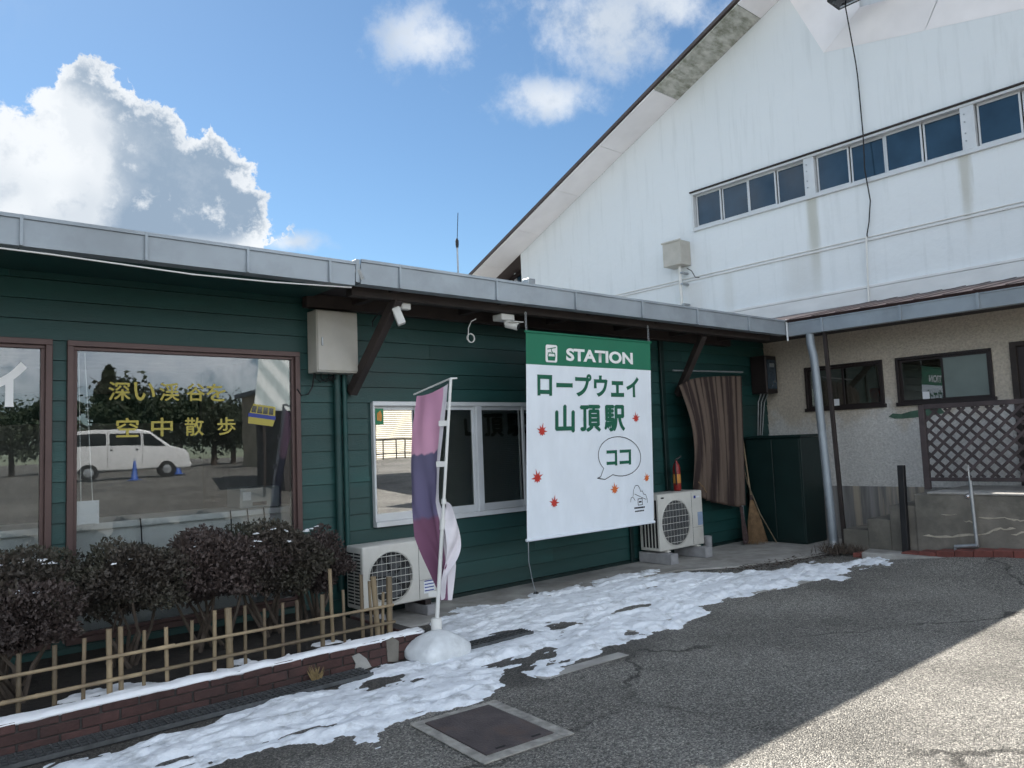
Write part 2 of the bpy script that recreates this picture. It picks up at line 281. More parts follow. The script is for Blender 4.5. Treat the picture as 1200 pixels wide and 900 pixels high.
CONCL = mat('pale_concrete', (.33, .315, .285), .9, var=.35, scale=14, bump=.6, col2=(.17, .165, .155), c2=(.5, .7))
BLOCKC = mat('concrete_block', (.30, .30, .31), .9, var=.2, scale=9, bump=.5)
CRACKC = mat('exposed_pale_mortar', (.42, .38, .31), .95, var=.2, scale=12, bump=.5)
BRICK = mat('brown_red_brick', (.070, .034, .031), .85, var=.3, scale=9, bump=.6, bscale=50, rnd=.25, col2=(.05, .028, .026))
MORTAR = mat('dark_mortar', (.055, .050, .048), .95, var=.3, scale=14, bump=.5)
KERBR = mat('red_brick_edging', (.17, .055, .045), .85, var=.25, scale=10, bump=.4, rnd=.15)
SOIL = mat('dark_soil', (.028, .023, .019), .95, var=.4, scale=16, bump=1, bscale=50)
BAMBOO = mat('dry_bamboo', (.23, .175, .105), .55, var=.3, scale=7, col2=(.13, .095, .062), stretch=(1, 1, .3), rnd=.42)
STEM = mat('shrub_bark', (.085, .066, .052), .9, var=.3, scale=14, bump=.5)
LEAF = mat('bronzed_leaf', (.062, .050, .040), .6, var=.5, scale=2.2, col2=(.050, .058, .034), c2=(.45, .62))
LEAF2 = mat('bronzed_leaf_purple', (.066, .047, .042), .6, var=.5, scale=2.6, col2=(.046, .054, .033), c2=(.52, .68))
TREELEAF = mat('dark_tree_leaf', (.030, .045, .022), .7, var=.5, scale=.7)
BARK = mat('tree_bark', (.07, .055, .045), .9, var=.3, scale=6)
SNOW = mat('snow', (.84, .88, .93), .7, var=.08, scale=16, bump=.9, bscale=45, col2=(.46, .48, .50), c2=(.52, .70))
SNOWC = mat('clean_snow', (.86, .88, .91), .75, var=.05, scale=9, bump=.4, bscale=30)
ICEPL = mat('translucent_white_tank', (.70, .73, .75), .5, var=.15, scale=8, bump=.6, bscale=24, col2=(.52, .54, .55), c2=(.5, .7))
BANNERW = mat('white_banner_cloth', (.76, .81, .87), .75, var=.06, scale=2.2, bump=.8, bscale=4.5, col2=(.70, .75, .81), stretch=(1.6, 1, .7))
BANNERG = mat('banner_green_ink', (.010, .155, .085), .7, var=.08, scale=2)
INKG = mat('dark_green_ink', (.004, .105, .058), .7, var=.06)
INKK = mat('black_ink', (.018, .016, .022), .7, var=.1)
INKR = mat('red_leaf_ink', (.50, .035, .022), .7, var=.1); INKO = mat('orange_leaf_ink', (.62, .14, .03), .7, var=.1)
YELLOW = mat('yellow_vinyl', (.42, .35, .07), .6, var=.1); BLUEV = mat('blue_vinyl', (.03, .05, .26), .6, var=.1); WHITEV = mat('white_vinyl', (.8, .8, .8), .6, var=.04)
LETTERBACK = None
CURT = mat_stripes('brown_striped_curtain', (.040, .028, .026), (.125, .092, .074), 75)
FLAGM = mat_flag()
STRAW = mat('broom_straw', (.20, .125, .065), .9, var=.35, scale=20, rnd=.2); STRAWD = mat('dark_twigs', (.075, .048, .046), .9, var=.35, scale=20)
REDP = mat('extinguisher_red', (.24, .014, .012), .35, var=.1)
LATT = mat('lattice_timber', (.060, .046, .048), .8, var=.3, scale=8, bump=.3, rnd=.15)
PINKW = mat('soffit_panel_white', (.86, .84, .86), .65, var=.05, scale=2, rnd=.04)
MOSSY = mat('stained_soffit_panel', (.52, .52, .48), .8, var=.15, scale=5, col2=(.20, .21, .16), stretch=(1.2, 3, .3), c2=(.42, .66))
PLATE = mat('rusted_steel_plate', (.085, .070, .070), .75, .1, var=.3, scale=7, bump=.5, bscale=70, col2=(.11, .070, .055), c2=(.52, .72))
GRATE = mat('grating_steel', (.10, .105, .108), .6, .5, var=.25, scale=20)
ROOMW = mat('room_wall', (.24, .24, .235), .85); ROOMC = mat('white_counter', (.86, .86, .84), .6, var=.06); ROOMF = mat('room_floor', (.08, .07, .06), .6); ROOMG = mat('room_green_band', (.07, .13, .11), .7)
PAPER = mat('white_paper', (.75, .77, .8), .8, var=.04)
DEVICE = mat('grey_office_machine', (.34, .37, .37), .5, var=.06)
CLOTHD = mat('dark_coat_cloth', (.018, .018, .02), .95, var=.2, sheen=.2)
SHUT = mat('cream_shutter', (.60, .56, .47), .5, .1, var=.08, scale=2); SHEDW = mat('beige_shed_wall', (.42, .37, .28), .8)
BODYW = mat('white_car_paint', (.70, .71, .72), .25, var=.03, spec=.6); CARGLASS = mat('car_glass', (.012, .015, .017), .08, var=.1, spec=.8); TYRE = mat('tyre_rubber', (.016, .016, .016), .9)
CONEB = mat('blue_cone_plastic', (.03, .10, .40), .5); LAMPW = mat('lamp_lens', (.7, .7, .65), .2)
DRYGR = mat('dry_grass', (.26, .19, .09), .9, var=.3, scale=20)
STICKG = mat('green_sticker', (.03, .20, .09), .6); STICKO = mat('orange_sticker', (.55, .25, .05), .6)
AWN = mat_stripes('pale_awning', (.45, .52, .52), (.72, .76, .75), 9., 0, False, .6)
RUSTD = mat('brown_debris', (.050, .036, .028), .95, var=.4, scale=16, bump=.8)
GREENPATCH = mat('green_patch_paint', (.06, .12, .085), .85, var=.3, scale=9)

# ---------------------------------------------------------------- mesh helpers
class MB:
    def __init__(s): s.v = []; s.f = []; s.uv = None
    def add(s, v, f):
        o = len(s.v); s.v += [tuple(p) for p in v]; s.f += [tuple(i+o for i in q) for q in f]; return s
    def box(s, x0, x1, y0, y1, z0, z1):
        return s.add([(x0,y0,z0),(x1,y0,z0),(x1,y1,z0),(x0,y1,z0),(x0,y0,z1),(x1,y0,z1),(x1,y1,z1),(x0,y1,z1)],
                     [(0,3,2,1),(4,5,6,7),(0,1,5,4),(1,2,6,5),(2,3,7,6),(3,0,4,7)])
    def bar(s, a, b, w, h, up=(0,0,1)):               # rectangular bar from a to b
        a, b = Vector(a), Vector(b); d = (b-a).normalized(); u = Vector(up)
        if abs(d.dot(u)) > .98: u = Vector((0,1,0))
        r = d.cross(u).normalized(); u = r.cross(d)
        q = [r*(-w/2)+u*(-h/2), r*(w/2)+u*(-h/2), r*(w/2)+u*(h/2), r*(-w/2)+u*(h/2)]
        return s.add([a+k for k in q]+[b+k for k in q], [(0,1,2,3),(7,6,5,4),(0,4,5,1),(1,5,6,2),(2,6,7,3),(3,7,4,0)])
    def tube(s, pts, r, n=10, caps=True):
        pts = [Vector(p) for p in pts]; rs = r if isinstance(r, (list, tuple)) else [r]*len(pts)
        o = len(s.v); k = len(pts); ref = None
        for i, p in enumerate(pts):
            d = (pts[min(i+1,k-1)]-pts[max(i-1,0)]).normalized()
            if ref is None: ref = Vector((1,0,0)) if abs(d.x) < .8 else Vector((0,1,0))
            a = d.cross(ref).normalized(); b = d.cross(a); ref = -b if False else ref
            for j in range(n):
                t = 2*math.pi*j/n; s.v.append(tuple(p+(a*math.cos(t)+b*math.sin(t))*rs[i]))
        for i in range(k-1):
            for j in range(n):
                j2 = (j+1) % n; s.f.append((o+i*n+j, o+(i+1)*n+j, o+(i+1)*n+j2, o+i*n+j2))
        if caps:
            s.f.append(tuple(o+j for j in range(n))); s.f.append(tuple(o+(k-1)*n+j for j in reversed(range(n))))
        return s
    def prism(s, poly, axis, a, b):                    # poly of 2-D points extruded along axis ('x','y','z') from a to b
        def P(p, t): return {'x': (t, p[0], p[1]), 'y': (p[0], t, p[1]), 'z': (p[0], p[1], t)}[axis]
        n = len(poly); v = [P(p, a) for p in poly]+[P(p, b) for p in poly]
        f = [tuple(range(n)), tuple(reversed(range(n, 2*n)))]+[(i, i+n, (i+1) % n+n, (i+1) % n) for i in range(n)]
        return s.add(v, f)
    def lathe(s, prof, c, n=20, axis='z', caps=True):             # prof: (r, t)
        o = len(s.v); c = Vector(c)
        for r, t in prof:
            for j in range(n):
                q = 2*math.pi*j/n; a, b = r*math.cos(q), r*math.sin(q)
                s.v.append(tuple(c+Vector({'z': (a,b,t), 'y': (a,t,b), 'x': (t,a,b)}[axis])))
        for i in range(len(prof)-1):
            for j in range(n):
                j2 = (j+1) % n; s.f.append((o+i*n+j, o+i*n+j2, o+(i+1)*n+j2, o+(i+1)*n+j))
        if caps: s.f.append(tuple(o+j for j in reversed(range(n)))); s.f.append(tuple(o+(len(prof)-1)*n+j for j in range(n)))
        return s
    def strip_xz(s, pts, w, yf):                       # flat inked line in the XZ plane, facing -Y
        for i in range(len(pts)-1):
            a, b = Vector(pts[i]), Vector(pts[i+1]); d = (b-a).normalized(); n = Vector((-d.y, d.x))*w/2; a = a-d*w*.3; b = b+d*w*.3
            q = [a-n, b-n, b+n, a+n]; s.add([(p.x, yf(p.x, p.y), p.y) for p in q], [(0,1,2,3)])
        return s
    def poly_xz(s, pts, yf):
        return s.add([(p[0], yf(p[0], p[1]), p[1]) for p in pts], [tuple(range(len(pts)))])
    def mesh(s, name, off=(0,0,0)):
        me = bpy.data.meshes.new(name); o = off
        me.from_pydata([(p[0]-o[0], p[1]-o[1], p[2]-o[2]) for p in s.v], [], s.f); me.update(); return me
    def build(s, name, m, parent=None, bevel=0., seg=1, smooth=False, local=False):
        off = (0,0,0)
        if parent is not None and not local:
            r = parent
            while r.parent: r = r.parent
            off = tuple(r.location) if r.type == 'EMPTY' else r.get('_off', (0,0,0))
        me = s.mesh(name, off)
        bm = bmesh.new(); bm.from_mesh(me)
        bmesh.ops.recalc_face_normals(bm, faces=bm.faces)
        if bevel:
            ed = [e for e in bm.edges if len(e.link_faces) == 2 and e.calc_face_angle(0) > .6]
            bmesh.ops.bevel(bm, geom=ed, offset=bevel, segments=seg, affect='EDGES', profile=.5, clamp_overlap=True)
        bm.to_mesh(me); bm.free()
        if smooth:
            me.shade_smooth()
            try: me.set_sharp_from_angle(angle=R(40))
            except Exception: pass
        return link(name, me, m, parent)
def link(name, me, m, parent=None):
    ob = bpy.data.objects.new(name, me); COL.objects.link(ob)
    if m is not None:
        me.materials.clear(); me.materials.append(m)
    if parent is not None: ob.parent = parent
    return ob
def tag(o, label=None, cat=None, group=None, kind=None):
    if label: o['label'] = label
    if cat: o['category'] = cat
    if group: o['group'] = group
    if kind: o['kind'] = kind
    return o
def thing(name, label, cat, loc=(0,0,0), rz=0., group=None):
    o = bpy.data.objects.new(name, None); COL.objects.link(o); o.location = loc; o.rotation_euler = (0,0,rz); o.empty_display_size = .1
    return tag(o, label, cat, group)
def copy_tree(o, parent=None):
    c = o.copy(); COL.objects.link(c); c.parent = parent
    for ch in [k for k in o.children]: copy_tree(ch, c)
    return c
def B(x0, x1, y0, y1, z0, z1): return MB().box(x0, x1, y0, y1, z0, z1)
def grid_holes(mb, plane, pos, thick, u0, u1, v0, v1, holes):
    us = sorted({u0, u1}|{h[0] for h in holes}|{h[1] for h in holes}); vs = sorted({v0, v1}|{h[2] for h in holes}|{h[3] for h in holes})
    for i in range(len(us)-1):
        for j in range(len(vs)-1):
            cu_, cv = (us[i]+us[i+1])/2, (vs[j]+vs[j+1])/2
            if any(h[0] < cu_ < h[1] and h[2] < cv < h[3] for h in holes): continue
            if plane == 'y': mb.box(us[i], us[i+1], pos, pos+thick, vs[j], vs[j+1])
            else: mb.box(pos, pos+thick, us[i], us[i+1], vs[j], vs[j+1])
    return mb
def text_mesh(body, offset=.0, spacing=1.0):
    c = bpy.data.curves.new('lettering', 'FONT'); c.body = body; c.size = 1; c.offset = offset; c.space_character = spacing; c.resolution_u = 4; c.fill_mode = 'BOTH'
    o = bpy.data.objects.new('lettering', c); COL.objects.link(o)
    dg = bpy.context.evaluated_depsgraph_get(); dg.update()
    me = bpy.data.meshes.new_from_object(o.evaluated_get(dg))
    bpy.data.objects.remove(o); bpy.data.curves.remove(c)
    return me
def lettering(body, x0, x1, z0, z1, yf, m, parent, offset=.02, off=(0,0,0), skew=0., name='lettering', bold=0.):
    me = text_mesh(body, offset)
    if bold:
        bm = bmesh.new()
        for k, (dx, dz) in enumerate(((0,0),(bold,0),(-bold,0),(0,bold),(0,-bold))):
            c = me.copy(); c.transform(Matrix.Translation((dx, dz, .0))); n0 = len(bm.verts); bm.from_mesh(c); bm.verts.ensure_lookup_table()
            for v in bm.verts[n0:]: v.co.z = k
            bpy.data.meshes.remove(c)
        bm.to_mesh(me); bm.free()
    n = len(me.vertices); co = np.empty(n*3); me.vertices.foreach_get('co', co); co = co.reshape(-1, 3)
    lo, hi = co.min(0), co.max(0)
    x = x0+(co[:,0]-lo[0])/(hi[0]-lo[0])*(x1-x0); z = z0+(co[:,1]-lo[1])/(hi[1]-lo[1])*(z1-z0)+skew*(x-x0)
    y = np.array([yf(a, b) for a, b in zip(x, z)])-.0003*co[:,2]
    me.vertices.foreach_set('co', (np.stack([x, y, z], 1)-np.array(off)).ravel()); me.update(); me.name = name
    return link(name, me, m, parent)
def fbm(x, y, scale, seed, octs=4):
    out = np.zeros_like(x); amp = 1; tot = 0; r = np.random.default_rng(seed); T = r.random((256, 256))
    for k in range(octs):
        u, v = x*scale*2**k+17.3*k+300, y*scale*2**k+9.1*k+300; i, j = np.floor(u).astype(int), np.floor(v).astype(int); a, b = u-i, v-j
        a, b = a*a*(3-2*a), b*b*(3-2*b); g = lambda p, q: T[p % 256, q % 256]
        out += amp*((g(i,j)*(1-a)+g(i+1,j)*a)*(1-b)+(g(i,j+1)*(1-a)+g(i+1,j+1)*a)*b); tot += amp; amp *= .55
    return out/tot

# ---------------------------------------------------------------- ground
def sstep(a, b, x):
    t = np.clip((x-a)/(b-a), 0, 1); return t*t*(3-2*t)
def gz(x, y):
    x = np.asarray(x, float); y = np.asarray(y, float)
    lot = .92*sstep(3.4, -16, y)+np.clip(.02*(x-9), -.1, .25)*sstep(-6, -16, y)
    return lot+.17*sstep(4.9, 2.8, y)*sstep(8.5, 9.85, x)*sstep(3, 0, -y+0*x)*1.0
def spaced(lo, hi, a, b, step):
    c = list(np.arange(a, b+1e-6, step)); g = step; p = a
    while p > lo: g *= 1.35; p -= g; c.insert(0, max(p, lo))
    g = step; p = b
    while p < hi: g *= 1.35; p += g; c.append(min(p, hi))
    return np.array(c)
def make_ground():
    xs, ys = spaced(-600, 600, -8, 30, .5), spaced(-600, 600, -25, 10, .5)
    X, Y = np.meshgrid(xs, ys, indexing='ij'); Z = gz(X, Y); n, k = X.shape
    me = bpy.data.meshes.new('ground'); v = np.stack([X, Y, Z], -1).reshape(-1, 3)
    f = [(i*k+j, (i+1)*k+j, (i+1)*k+j+1, i*k+j+1) for i in range(n-1) for j in range(k-1)]
    me.from_pydata(v.tolist(), [], f); me.shade_smooth()
    tag(link('ground', me, ASPHALT), kind='structure')
make_ground()
YW = 6.70
pad = MB(); pad.prism([(3.55,5.98),(5.2,5.95),(7.6,5.90),(8.3,5.45),(9.4,5.18),(10.6,5.05),(11.24,5.02),(11.24,6.71),(3.55,6.71)], 'z', -.05, .018)
tag(pad.build('concrete_pavement', CONC, bevel=.006), kind='structure')
# red brick edging below the platform
kerb = tag(MB().box(9.70, 9.72, -.01, .0, -.3, -.29).build('kerb', MORTAR), kind='structure')
yk = 4.72
while yk > .6:
    y1 = yk-.20; z = float(gz(9.8, (yk+y1)/2)); B(9.70, 9.93, y1+.006, yk, z-.1, z+.055).build('brick', KERBR, kerb, .006); yk = y1

# ---------------------------------------------------------------- green building
gb = thing('green_building', 'long low dark green timber building with grey gutter and wide eaves', 'building', (3.5, YW, 0))
holes = [(-1.2, 1.12, .28, 2.50), (1.31, 3.13, .28, 2.50), (3.94, 6.62, .845, 2.09)]
wall = grid_holes(MB(), 'y', YW+.022, .12, -6, 11.249, 0, 3.12, holes).build('wall', GREEN, gb)
rows, zb = [], .06
while zb < 3.04: rows.append((zb, min(zb+.155, 3.09))); zb += .155
for z0, z1 in rows:
    zc = (z0+z1)/2; cuts = [(-6, 11.245)]
    for a, b, c, d in holes:
        if c-.02 < zc < d+.03:
            cuts = [q for (p, r) in cuts for q in (((p, a-.045), (b+.045, r)) if p < a < r else ((p, r),))]
    for p, r in cuts:
        x = p; first = True
        while x < r-.05:
            e = min(r, x+random.uniform(2.6, 3.9)); e = r if r-e < .6 else e
            m = MB(); t = .003
            m.add([(x,YW+.006,z1-.002),(e-.002,YW+.006,z1-.002),(e-.002,YW-.006,z0+.003),(x,YW-.006,z0+.003),(x,YW+.021,z1-.002),(e-.002,YW+.021,z1-.002),(e-.002,YW+.021,z0+.003),(x,YW+.021,z0+.003)],
                  [(0,1,2,3),(4,7,6,5),(0,4,5,1),(1,5,6,2),(2,6,7,3),(3,7,4,0)])
            m.build('siding_board', GREEN, wall); x = e
B(-6, 11.22, YW-.012, YW+.02, 0, .055).build('sill_board', GREEN2, gb)
B(8.50, 8.58, YW-.05, YW-.012, .03, 3.05).build('door_post', GREEN2, gb, .004)
B(7.70, 7.76, YW-.04, YW-.012, .03, 3.05).build('door_post', GREEN2, gb, .004)
# rooms behind the glass
room = MB(); room.box(-6, 11.2, 10.4, 10.5, 0, 3.1); room.box(-6, -5.9, YW+.15, 10.4, 0, 3.1); room.box(6.9, 7.0, YW+.15, 10.4, 0, 3.1); room.box(3.55, 3.62, YW+.15, 10.4, .05, 3.1)
room.build('interior_wall', ROOMW, gb)
B(-6, 11.2, YW+.142, 10.4, 0, .05).build('interior_floor', ROOMF, gb); B(-6, 11.2, YW+.142, 10.4, 2.72, 2.78).build('interior_ceiling', ROOMW, gb)
B(-5.8, 3.5, 10.36, 10.395, 2.06, 2.42).build('interior_band', ROOMG, gb)
def fixed_window(x0, x1, z0, z1, m):
    f = MB(); w = .045; yb = YW-.03
    f.box(x0-w, x1+w, yb, YW+.06, z1, z1+w); f.box(x0-w, x1+w, yb-.01, YW+.06, z0-w, z0); f.box(x0-w, x0, yb, YW+.06, z0, z1); f.box(x1, x1+w, yb, YW+.06, z0, z1)
    i = .028; y2 = YW+.0
    f.box(x0, x1, y2, YW+.05, z1-i, z1); f.box(x0, x1, y2, YW+.05, z0, z0+i); f.box(x0, x0+i, y2, YW+.05, z0+i, z1-i); f.box(x1-i, x1, y2, YW+.05, z0+i, z1-i)
    wn = f.build('window', m, gb, .003)
    B(x0+i-.005, x1-i+.005, YW+.022, YW+.028, z0+i-.005, z1-i+.005).build('pane', GLASS, wn); return wn
fixed_window(-1.2, 1.12, .28, 2.50, BROWNALU); fixed_window(1.31, 3.13, .28, 2.50, BROWNALU)
# aluminium sliding window
def sliding_window():
    x0, x1, z0, z1 = 3.94, 6.62, .845, 2.09; f = MB()
    f.box(x0, x1, YW-.035, YW+.09, z1-.045, z1); f.box(x0, x1, YW-.05, YW+.09, z0, z0+.05); f.box(x0, x0+.022, YW-.03, YW+.09, z0+.05, z1-.045); f.box(x1-.03, x1, YW-.03, YW+.09, z0+.05, z1-.045)
    f.box(5.235, 5.315, YW-.034, YW+.09, z0+.05, z1-.045)
    wn = f.build('window', WHITEALU, gb, .004)
    for a, b, yy, g in ((3.962, 4.52, YW+.03, GLASSM), (4.46, 5.235, YW+.004, GLASSD), (5.315, 6.0, YW+.03, GLASSD), (5.94, 6.59, YW+.004, GLASSD)):
        s = MB(); w = .035; h0, h1 = z0+.05, z1-.045
        lo = .075
        s.box(a, b, yy, yy+.024, h0, h0+lo); s.box(a, b, yy, yy+.024, h1-.04, h1); s.box(a, a+w, yy, yy+.024, h0+lo, h1-.04); s.box(b-w, b, yy, yy+.024, h0+lo, h1-.04)
        so = s.build('sash', WHITEALU, wn, .003); B(a+w-.004, b-w+.004, yy+.010, yy+.015, h0+lo-.004, h1-.036).build('pane', g, so)
    B(3.97, 4.075, YW+.0, YW+.002, 1.86, 2.02).build('sticker', STICKG, wn)
    MB().add([(4.0,YW-.002,1.90),(4.05,YW-.002,1.89),(4.06,YW-.002,1.95),(4.04,YW-.002,2.0),(4.0,YW-.002,1.97)], [(0,1,2,3,4)]).build('sticker', STICKO, wn)
    for k in range(52):      # slat blind inside
        z = .93+k*.022
        MB().add([(4.50,YW+.17,z),(6.6,YW+.17,z),(6.6,YW+.185,z+.017),(4.50,YW+.185,z+.017)], [(0,1,2,3)]).build('blind_slat', BLINDM, wn)
BLINDM = mat('grey_blind', (.42, .40, .35), .7, var=.1)
sliding_window()
# vinyl lettering on the glass
gl = lambda x, z: YW+.0195
LX = [1.562, 1.724, 1.751, 1.914, 1.947, 2.106, 2.164, 2.318, 2.328, 2.498]
for i, ch in enumerate('深い渓谷を'): lettering(ch, LX[2*i], LX[2*i+1], 2.082, 2.234, gl, YELLOW, gb, 0, gb.location, bold=.016)
LX = [1.619, 1.786, 1.88, 2.053, 2.149, 2.306, 2.42, 2.582]
for i, ch in enumerate('空中散歩'): lettering(ch, LX[2*i], LX[2*i+1], 1.787, 1.943, gl, YELLOW, gb, 0, gb.location, bold=.016)
lettering('イ', .74, 1.005, 2.03, 2.37, gl, WHITEV, gb, .045, gb.location)
def gondola_sign():
    c = Vector((2.825, 1.965)); rot = Matrix.Rotation(R(-8), 2)
    def q(*p): return [tuple(c+rot @ Vector(k)) for k in p]
    o = gb.location
    g2 = lambda x, z: YW+.018
    a = MB().poly_xz(q((-.12,-.095),(.11,-.095),(.125,-.03),(.115,.085),(-.095,.085),(-.125,-.03)), gl); a.build('cable_car_sign', YELLOW, gb)
    b = MB().poly_xz(q((-.128,-.035),(.128,-.035),(.128,.0),(-.128,.0)), g2)
    b.build('cable_car_sign', BLUEV, gb)
    w = MB()
    for k in range(4): w.poly_xz(q((-.105+k*.054,.008),(-.06+k*.054,.008),(-.058+k*.052,.068),(-.098+k*.052,.068)), g2)
    w.build('cable_car_sign', CARGLASS, gb)
gondola_sign()
# eaves
roof = MB(); roof.prism([(5.75,3.185),(13.2,3.90),(13.2,3.83),(5.75,3.12)], 'x', -6, 3.235); roof.prism([(5.75,3.205),(13.2,3.93),(13.2,3.85),(5.75,3.13)], 'x', 3.25, 11.3)
roof.box(-6, 11.3, 13.1, 13.2, 0, 3.9)
ro = roof.build('roof', GREYROOF, gb)
B(3.26, 10.18, 5.80, YW-.008, 3.09, 3.115).build('soffit', SOFFIT, gb); B(-6, 3.255, 5.80, YW-.008, 3.06, 3.085).build('soffit', GREEN, gb)
B(3.30, 10.10, 5.90, 6.0, 2.96, 3.088).build('eaves_beam', DKBROWN, gb, .006)
B(3.2, 10.1, 6.56, 6.66, 2.96, 3.088).build('eaves_beam', DKBROWN, gb, .006)
for x in (3.72, 5.0, 6.3, 7.5, 8.66, 9.8): B(x-.045, x+.045, 5.80, YW-.01, 3.02, 3.089).build('rafter', DKBROWN, gb, .004)
def gutter(a, b, y, z0, z1, parent, joints):
    ed = [a]+joints+[b]
    for i in range(len(ed)-1):
        p, q = ed[i]+.004, ed[i+1]-.004
        m = MB(); m.prism([(y,z0),(y-.008,z1-.028),(y-.022,z1-.024),(y-.022,z1),(y+.004,z1),(y+.004,z0+.012),(y+.11,z0+.012),(y+.11,z1-.03),(y+.118,z1-.03),(y+.118,z0)], 'x', p, q)
        g = m.build('gutter_length', GUTTER, parent)
    for j in joints: B(j-.010, j+.010, y-.0245, y+.0, z0-.002, z1+.001).build('gutter_joint', GUTTER, parent, .002)
gutter(-6, 3.22, 5.69, 3.0, 3.20, gb, [-1.6, .81, 1.56, 2.29, 2.98])
gutter(3.27, 10.21, 5.69, 3.02, 3.23, gb, [3.66, 4.77, 5.87, 6.97, 8.04, 9.2])
MB().prism([(5.688,3.03),(5.675,3.225),(5.80,3.225),(5.80,3.03)], 'x', 3.225, 3.262).build('gutter_end', GUTTER, gb, .003)
MB().tube([(3.20,5.73,3.12),(3.26,5.70,3.13),(3.29,5.70,3.06)], .028, 8).build('gutter_outlet', STEEL, gb, smooth=True)
MB().tube([(-.5,5.70,2.985),(1.0,5.71,2.97),(1.9,5.72,2.945),(2.5,5.72,2.955),(3.2,5.72,2.985)], .006, 6).build('cable', WHITEPL, gb)
for p, q in (((3.70,6.66,2.17),(3.78,5.92,2.98)), ((8.86,6.66,2.22),(8.60,6.0,2.96))): MB().bar(p, q, .085, .095).build('brace', DKBROWN, gb, .006)
MB().tube([(3.62,6.655,2.40),(3.62,6.655,.3)], .024, 10).build('conduit', GREEN, gb, smooth=True); MB().tube([(3.545,6.66,2.42),(3.545,6.66,.3)], .034, 10).build('conduit', GREEN, gb, smooth=True)

# things inside, seen through the big pane
counter = thing('counter', 'white low counter running behind the large window pane', 'counter', (2.2, 7.3, 0))
B(-.8, 3.40, 7.26, 7.5, .05, 1.03).build('body', ROOMC, counter); B(-.82, 3.42, 7.20, 7.9, 1.032, 1.09).build('top', ROOMC, counter, .006)
for i, (x, z) in enumerate(((1.92, .93), (2.70, .9), (2.86, .92), (3.02, .9))): MB().tube([(x,7.185,1.10),(x+.01,7.19,1.02),(x+.03,7.235,.85),(x+.02,7.24,.45)], .006, 5).build('cable', BLACKM, counter)
pr = thing('printer', 'pale grey office machine on the counter behind the glass', 'printer', (3.05, 7.5, 1.09))
B(2.86, 3.26, 7.35, 7.7, 1.092, 1.29).build('body', DEVICE, pr, .012, 2); B(2.885, 2.965, 7.345, 7.3505, 1.17, 1.25).build('sticker', PAPER, pr); B(2.98, 3.12, 7.345, 7.3505, 1.115, 1.15).build('paper_slot', DARK, pr)
pp = thing('paper_notice', 'white paper notice taped low inside the large window', 'notice', (1.39, YW+.03, 1.15))
B(1.345, 1.50, YW+.031, YW+.033, 1.12, 1.30).build('sheet', PAPER, pp)
lc = thing('blind_cord', 'thin white hanging blind cord inside the large window', 'cord', (1.47, YW+.06, 1.1))
MB().tube([(1.40,YW+.06,2.46),(1.47,YW+.06,1.1)], .004, 5).build('cord', WHITEPL, lc); MB().tube([(1.36,YW+.07,2.46),(1.38,YW+.07,1.3)], .004, 5).build('cord', WHITEPL, lc)
# ---------------------------------------------------------------- stucco building with lean-to roof
sb = thing('stucco_building', 'beige stucco building with two dark sliding windows under a brown lean-to roof', 'building', (11.3, 3, 0))
XS = 11.25; Y_END = .6
wh = [(4.83, 6.02, 1.96, 2.615), (3.43, 4.645, 1.96, 2.615), (2.15, 3.20, .82, 2.63)]
grid_holes(MB(), 'x', XS, .15, Y_END, 6.85, .8, 3.3, wh).build('wall', STUCCO, sb)
grid_holes(MB(), 'x', XS-.012, .15, Y_END, 6.85, -.3, .80, []).build('foundation', mat('stained_foundation', (.21, .205, .20), .85, var=.4, scale=2.5, col2=(.40, .35, .28), stretch=(1, 6, .35), c2=(.5, .62)), sb)
rm = MB(); rm.box(12.8, 12.9, Y_END, 6.69, 0, 3.3); rm.box(XS+.15, 12.8, Y_END+.15, 6.69, .7, .8); rm.box(XS+.15, 12.8, Y_END+.15, 6.69, 3.0, 3.1); rm.box(XS+.15, 12.8, Y_END, Y_END+.12, -.2, 3.3); rm.box(XS+.15, 12.8, 3.28, 3.34, .8, 3.0)
rm.build('interior_wall', ROOMW, sb)
for k, (y0, y1, z0, z1) in enumerate(wh[:2]):
    f = MB(); w = .035; xf = XS-.03
    f.box(xf, XS+.1, y0, y1, z1-w, z1); f.box(xf-.02, XS+.1, y0-.02, y1+.02, z0-.03, z0+w*.6); f.box(xf, XS+.1, y0, y0+w, z0+w*.6, z1-w); f.box(xf, XS+.1, y1-w, y1, z0+w*.6, z1-w)
    wn = f.build('window', DKALU, sb, .003); ym = (y0+y1)/2
    for a, b, xx, g in ((ym-.02, y1-w, XS+.03, GLASSD), (y0+w, ym+.02, XS+.0, FROST if k else GLASSD)):
        s = MB(); t = .03; c, d = z0+w*.6, z1-w
        s.box(xx, xx+.02, a, b, c, c+t); s.box(xx, xx+.02, a, b, d-t, d); s.box(xx, xx+.02, a, a+t, c+t, d-t); s.box(xx, xx+.02, b-t, b, c+t, d-t)
        so = s.build('sash', DKALU, wn); B(xx+.008, xx+.013, a+t-.003, b-t+.003, c+t-.003, d-t+.003).build('pane', g, so)
    if k: B(XS+.027, XS+.029, 4.24, 4.33, 2.01, 2.11).build('sticker', PAPER, wn)
    else: B(XS+.027, XS+.029, 5.52, 5.60, 2.0, 2.10).build('sticker', PAPER, wn)
rb = thing('red_bucket', 'red container standing inside the window behind the downpipe', 'container', (11.5, 5.08, 1.96))
MB().lathe([(.06,1.96),(.075,2.18),(.078,2.2),(.05,2.23)], (11.5,5.08,0), 14).build('body', REDP, rb, smooth=True); B(11.40, 11.6, 4.95, 5.3, 1.93, 1.958).build('shelf', DKBROWN, sb)
dr = MB(); dr.box(XS+.02, XS+.07, 2.15, 3.20, .82, 2.63)
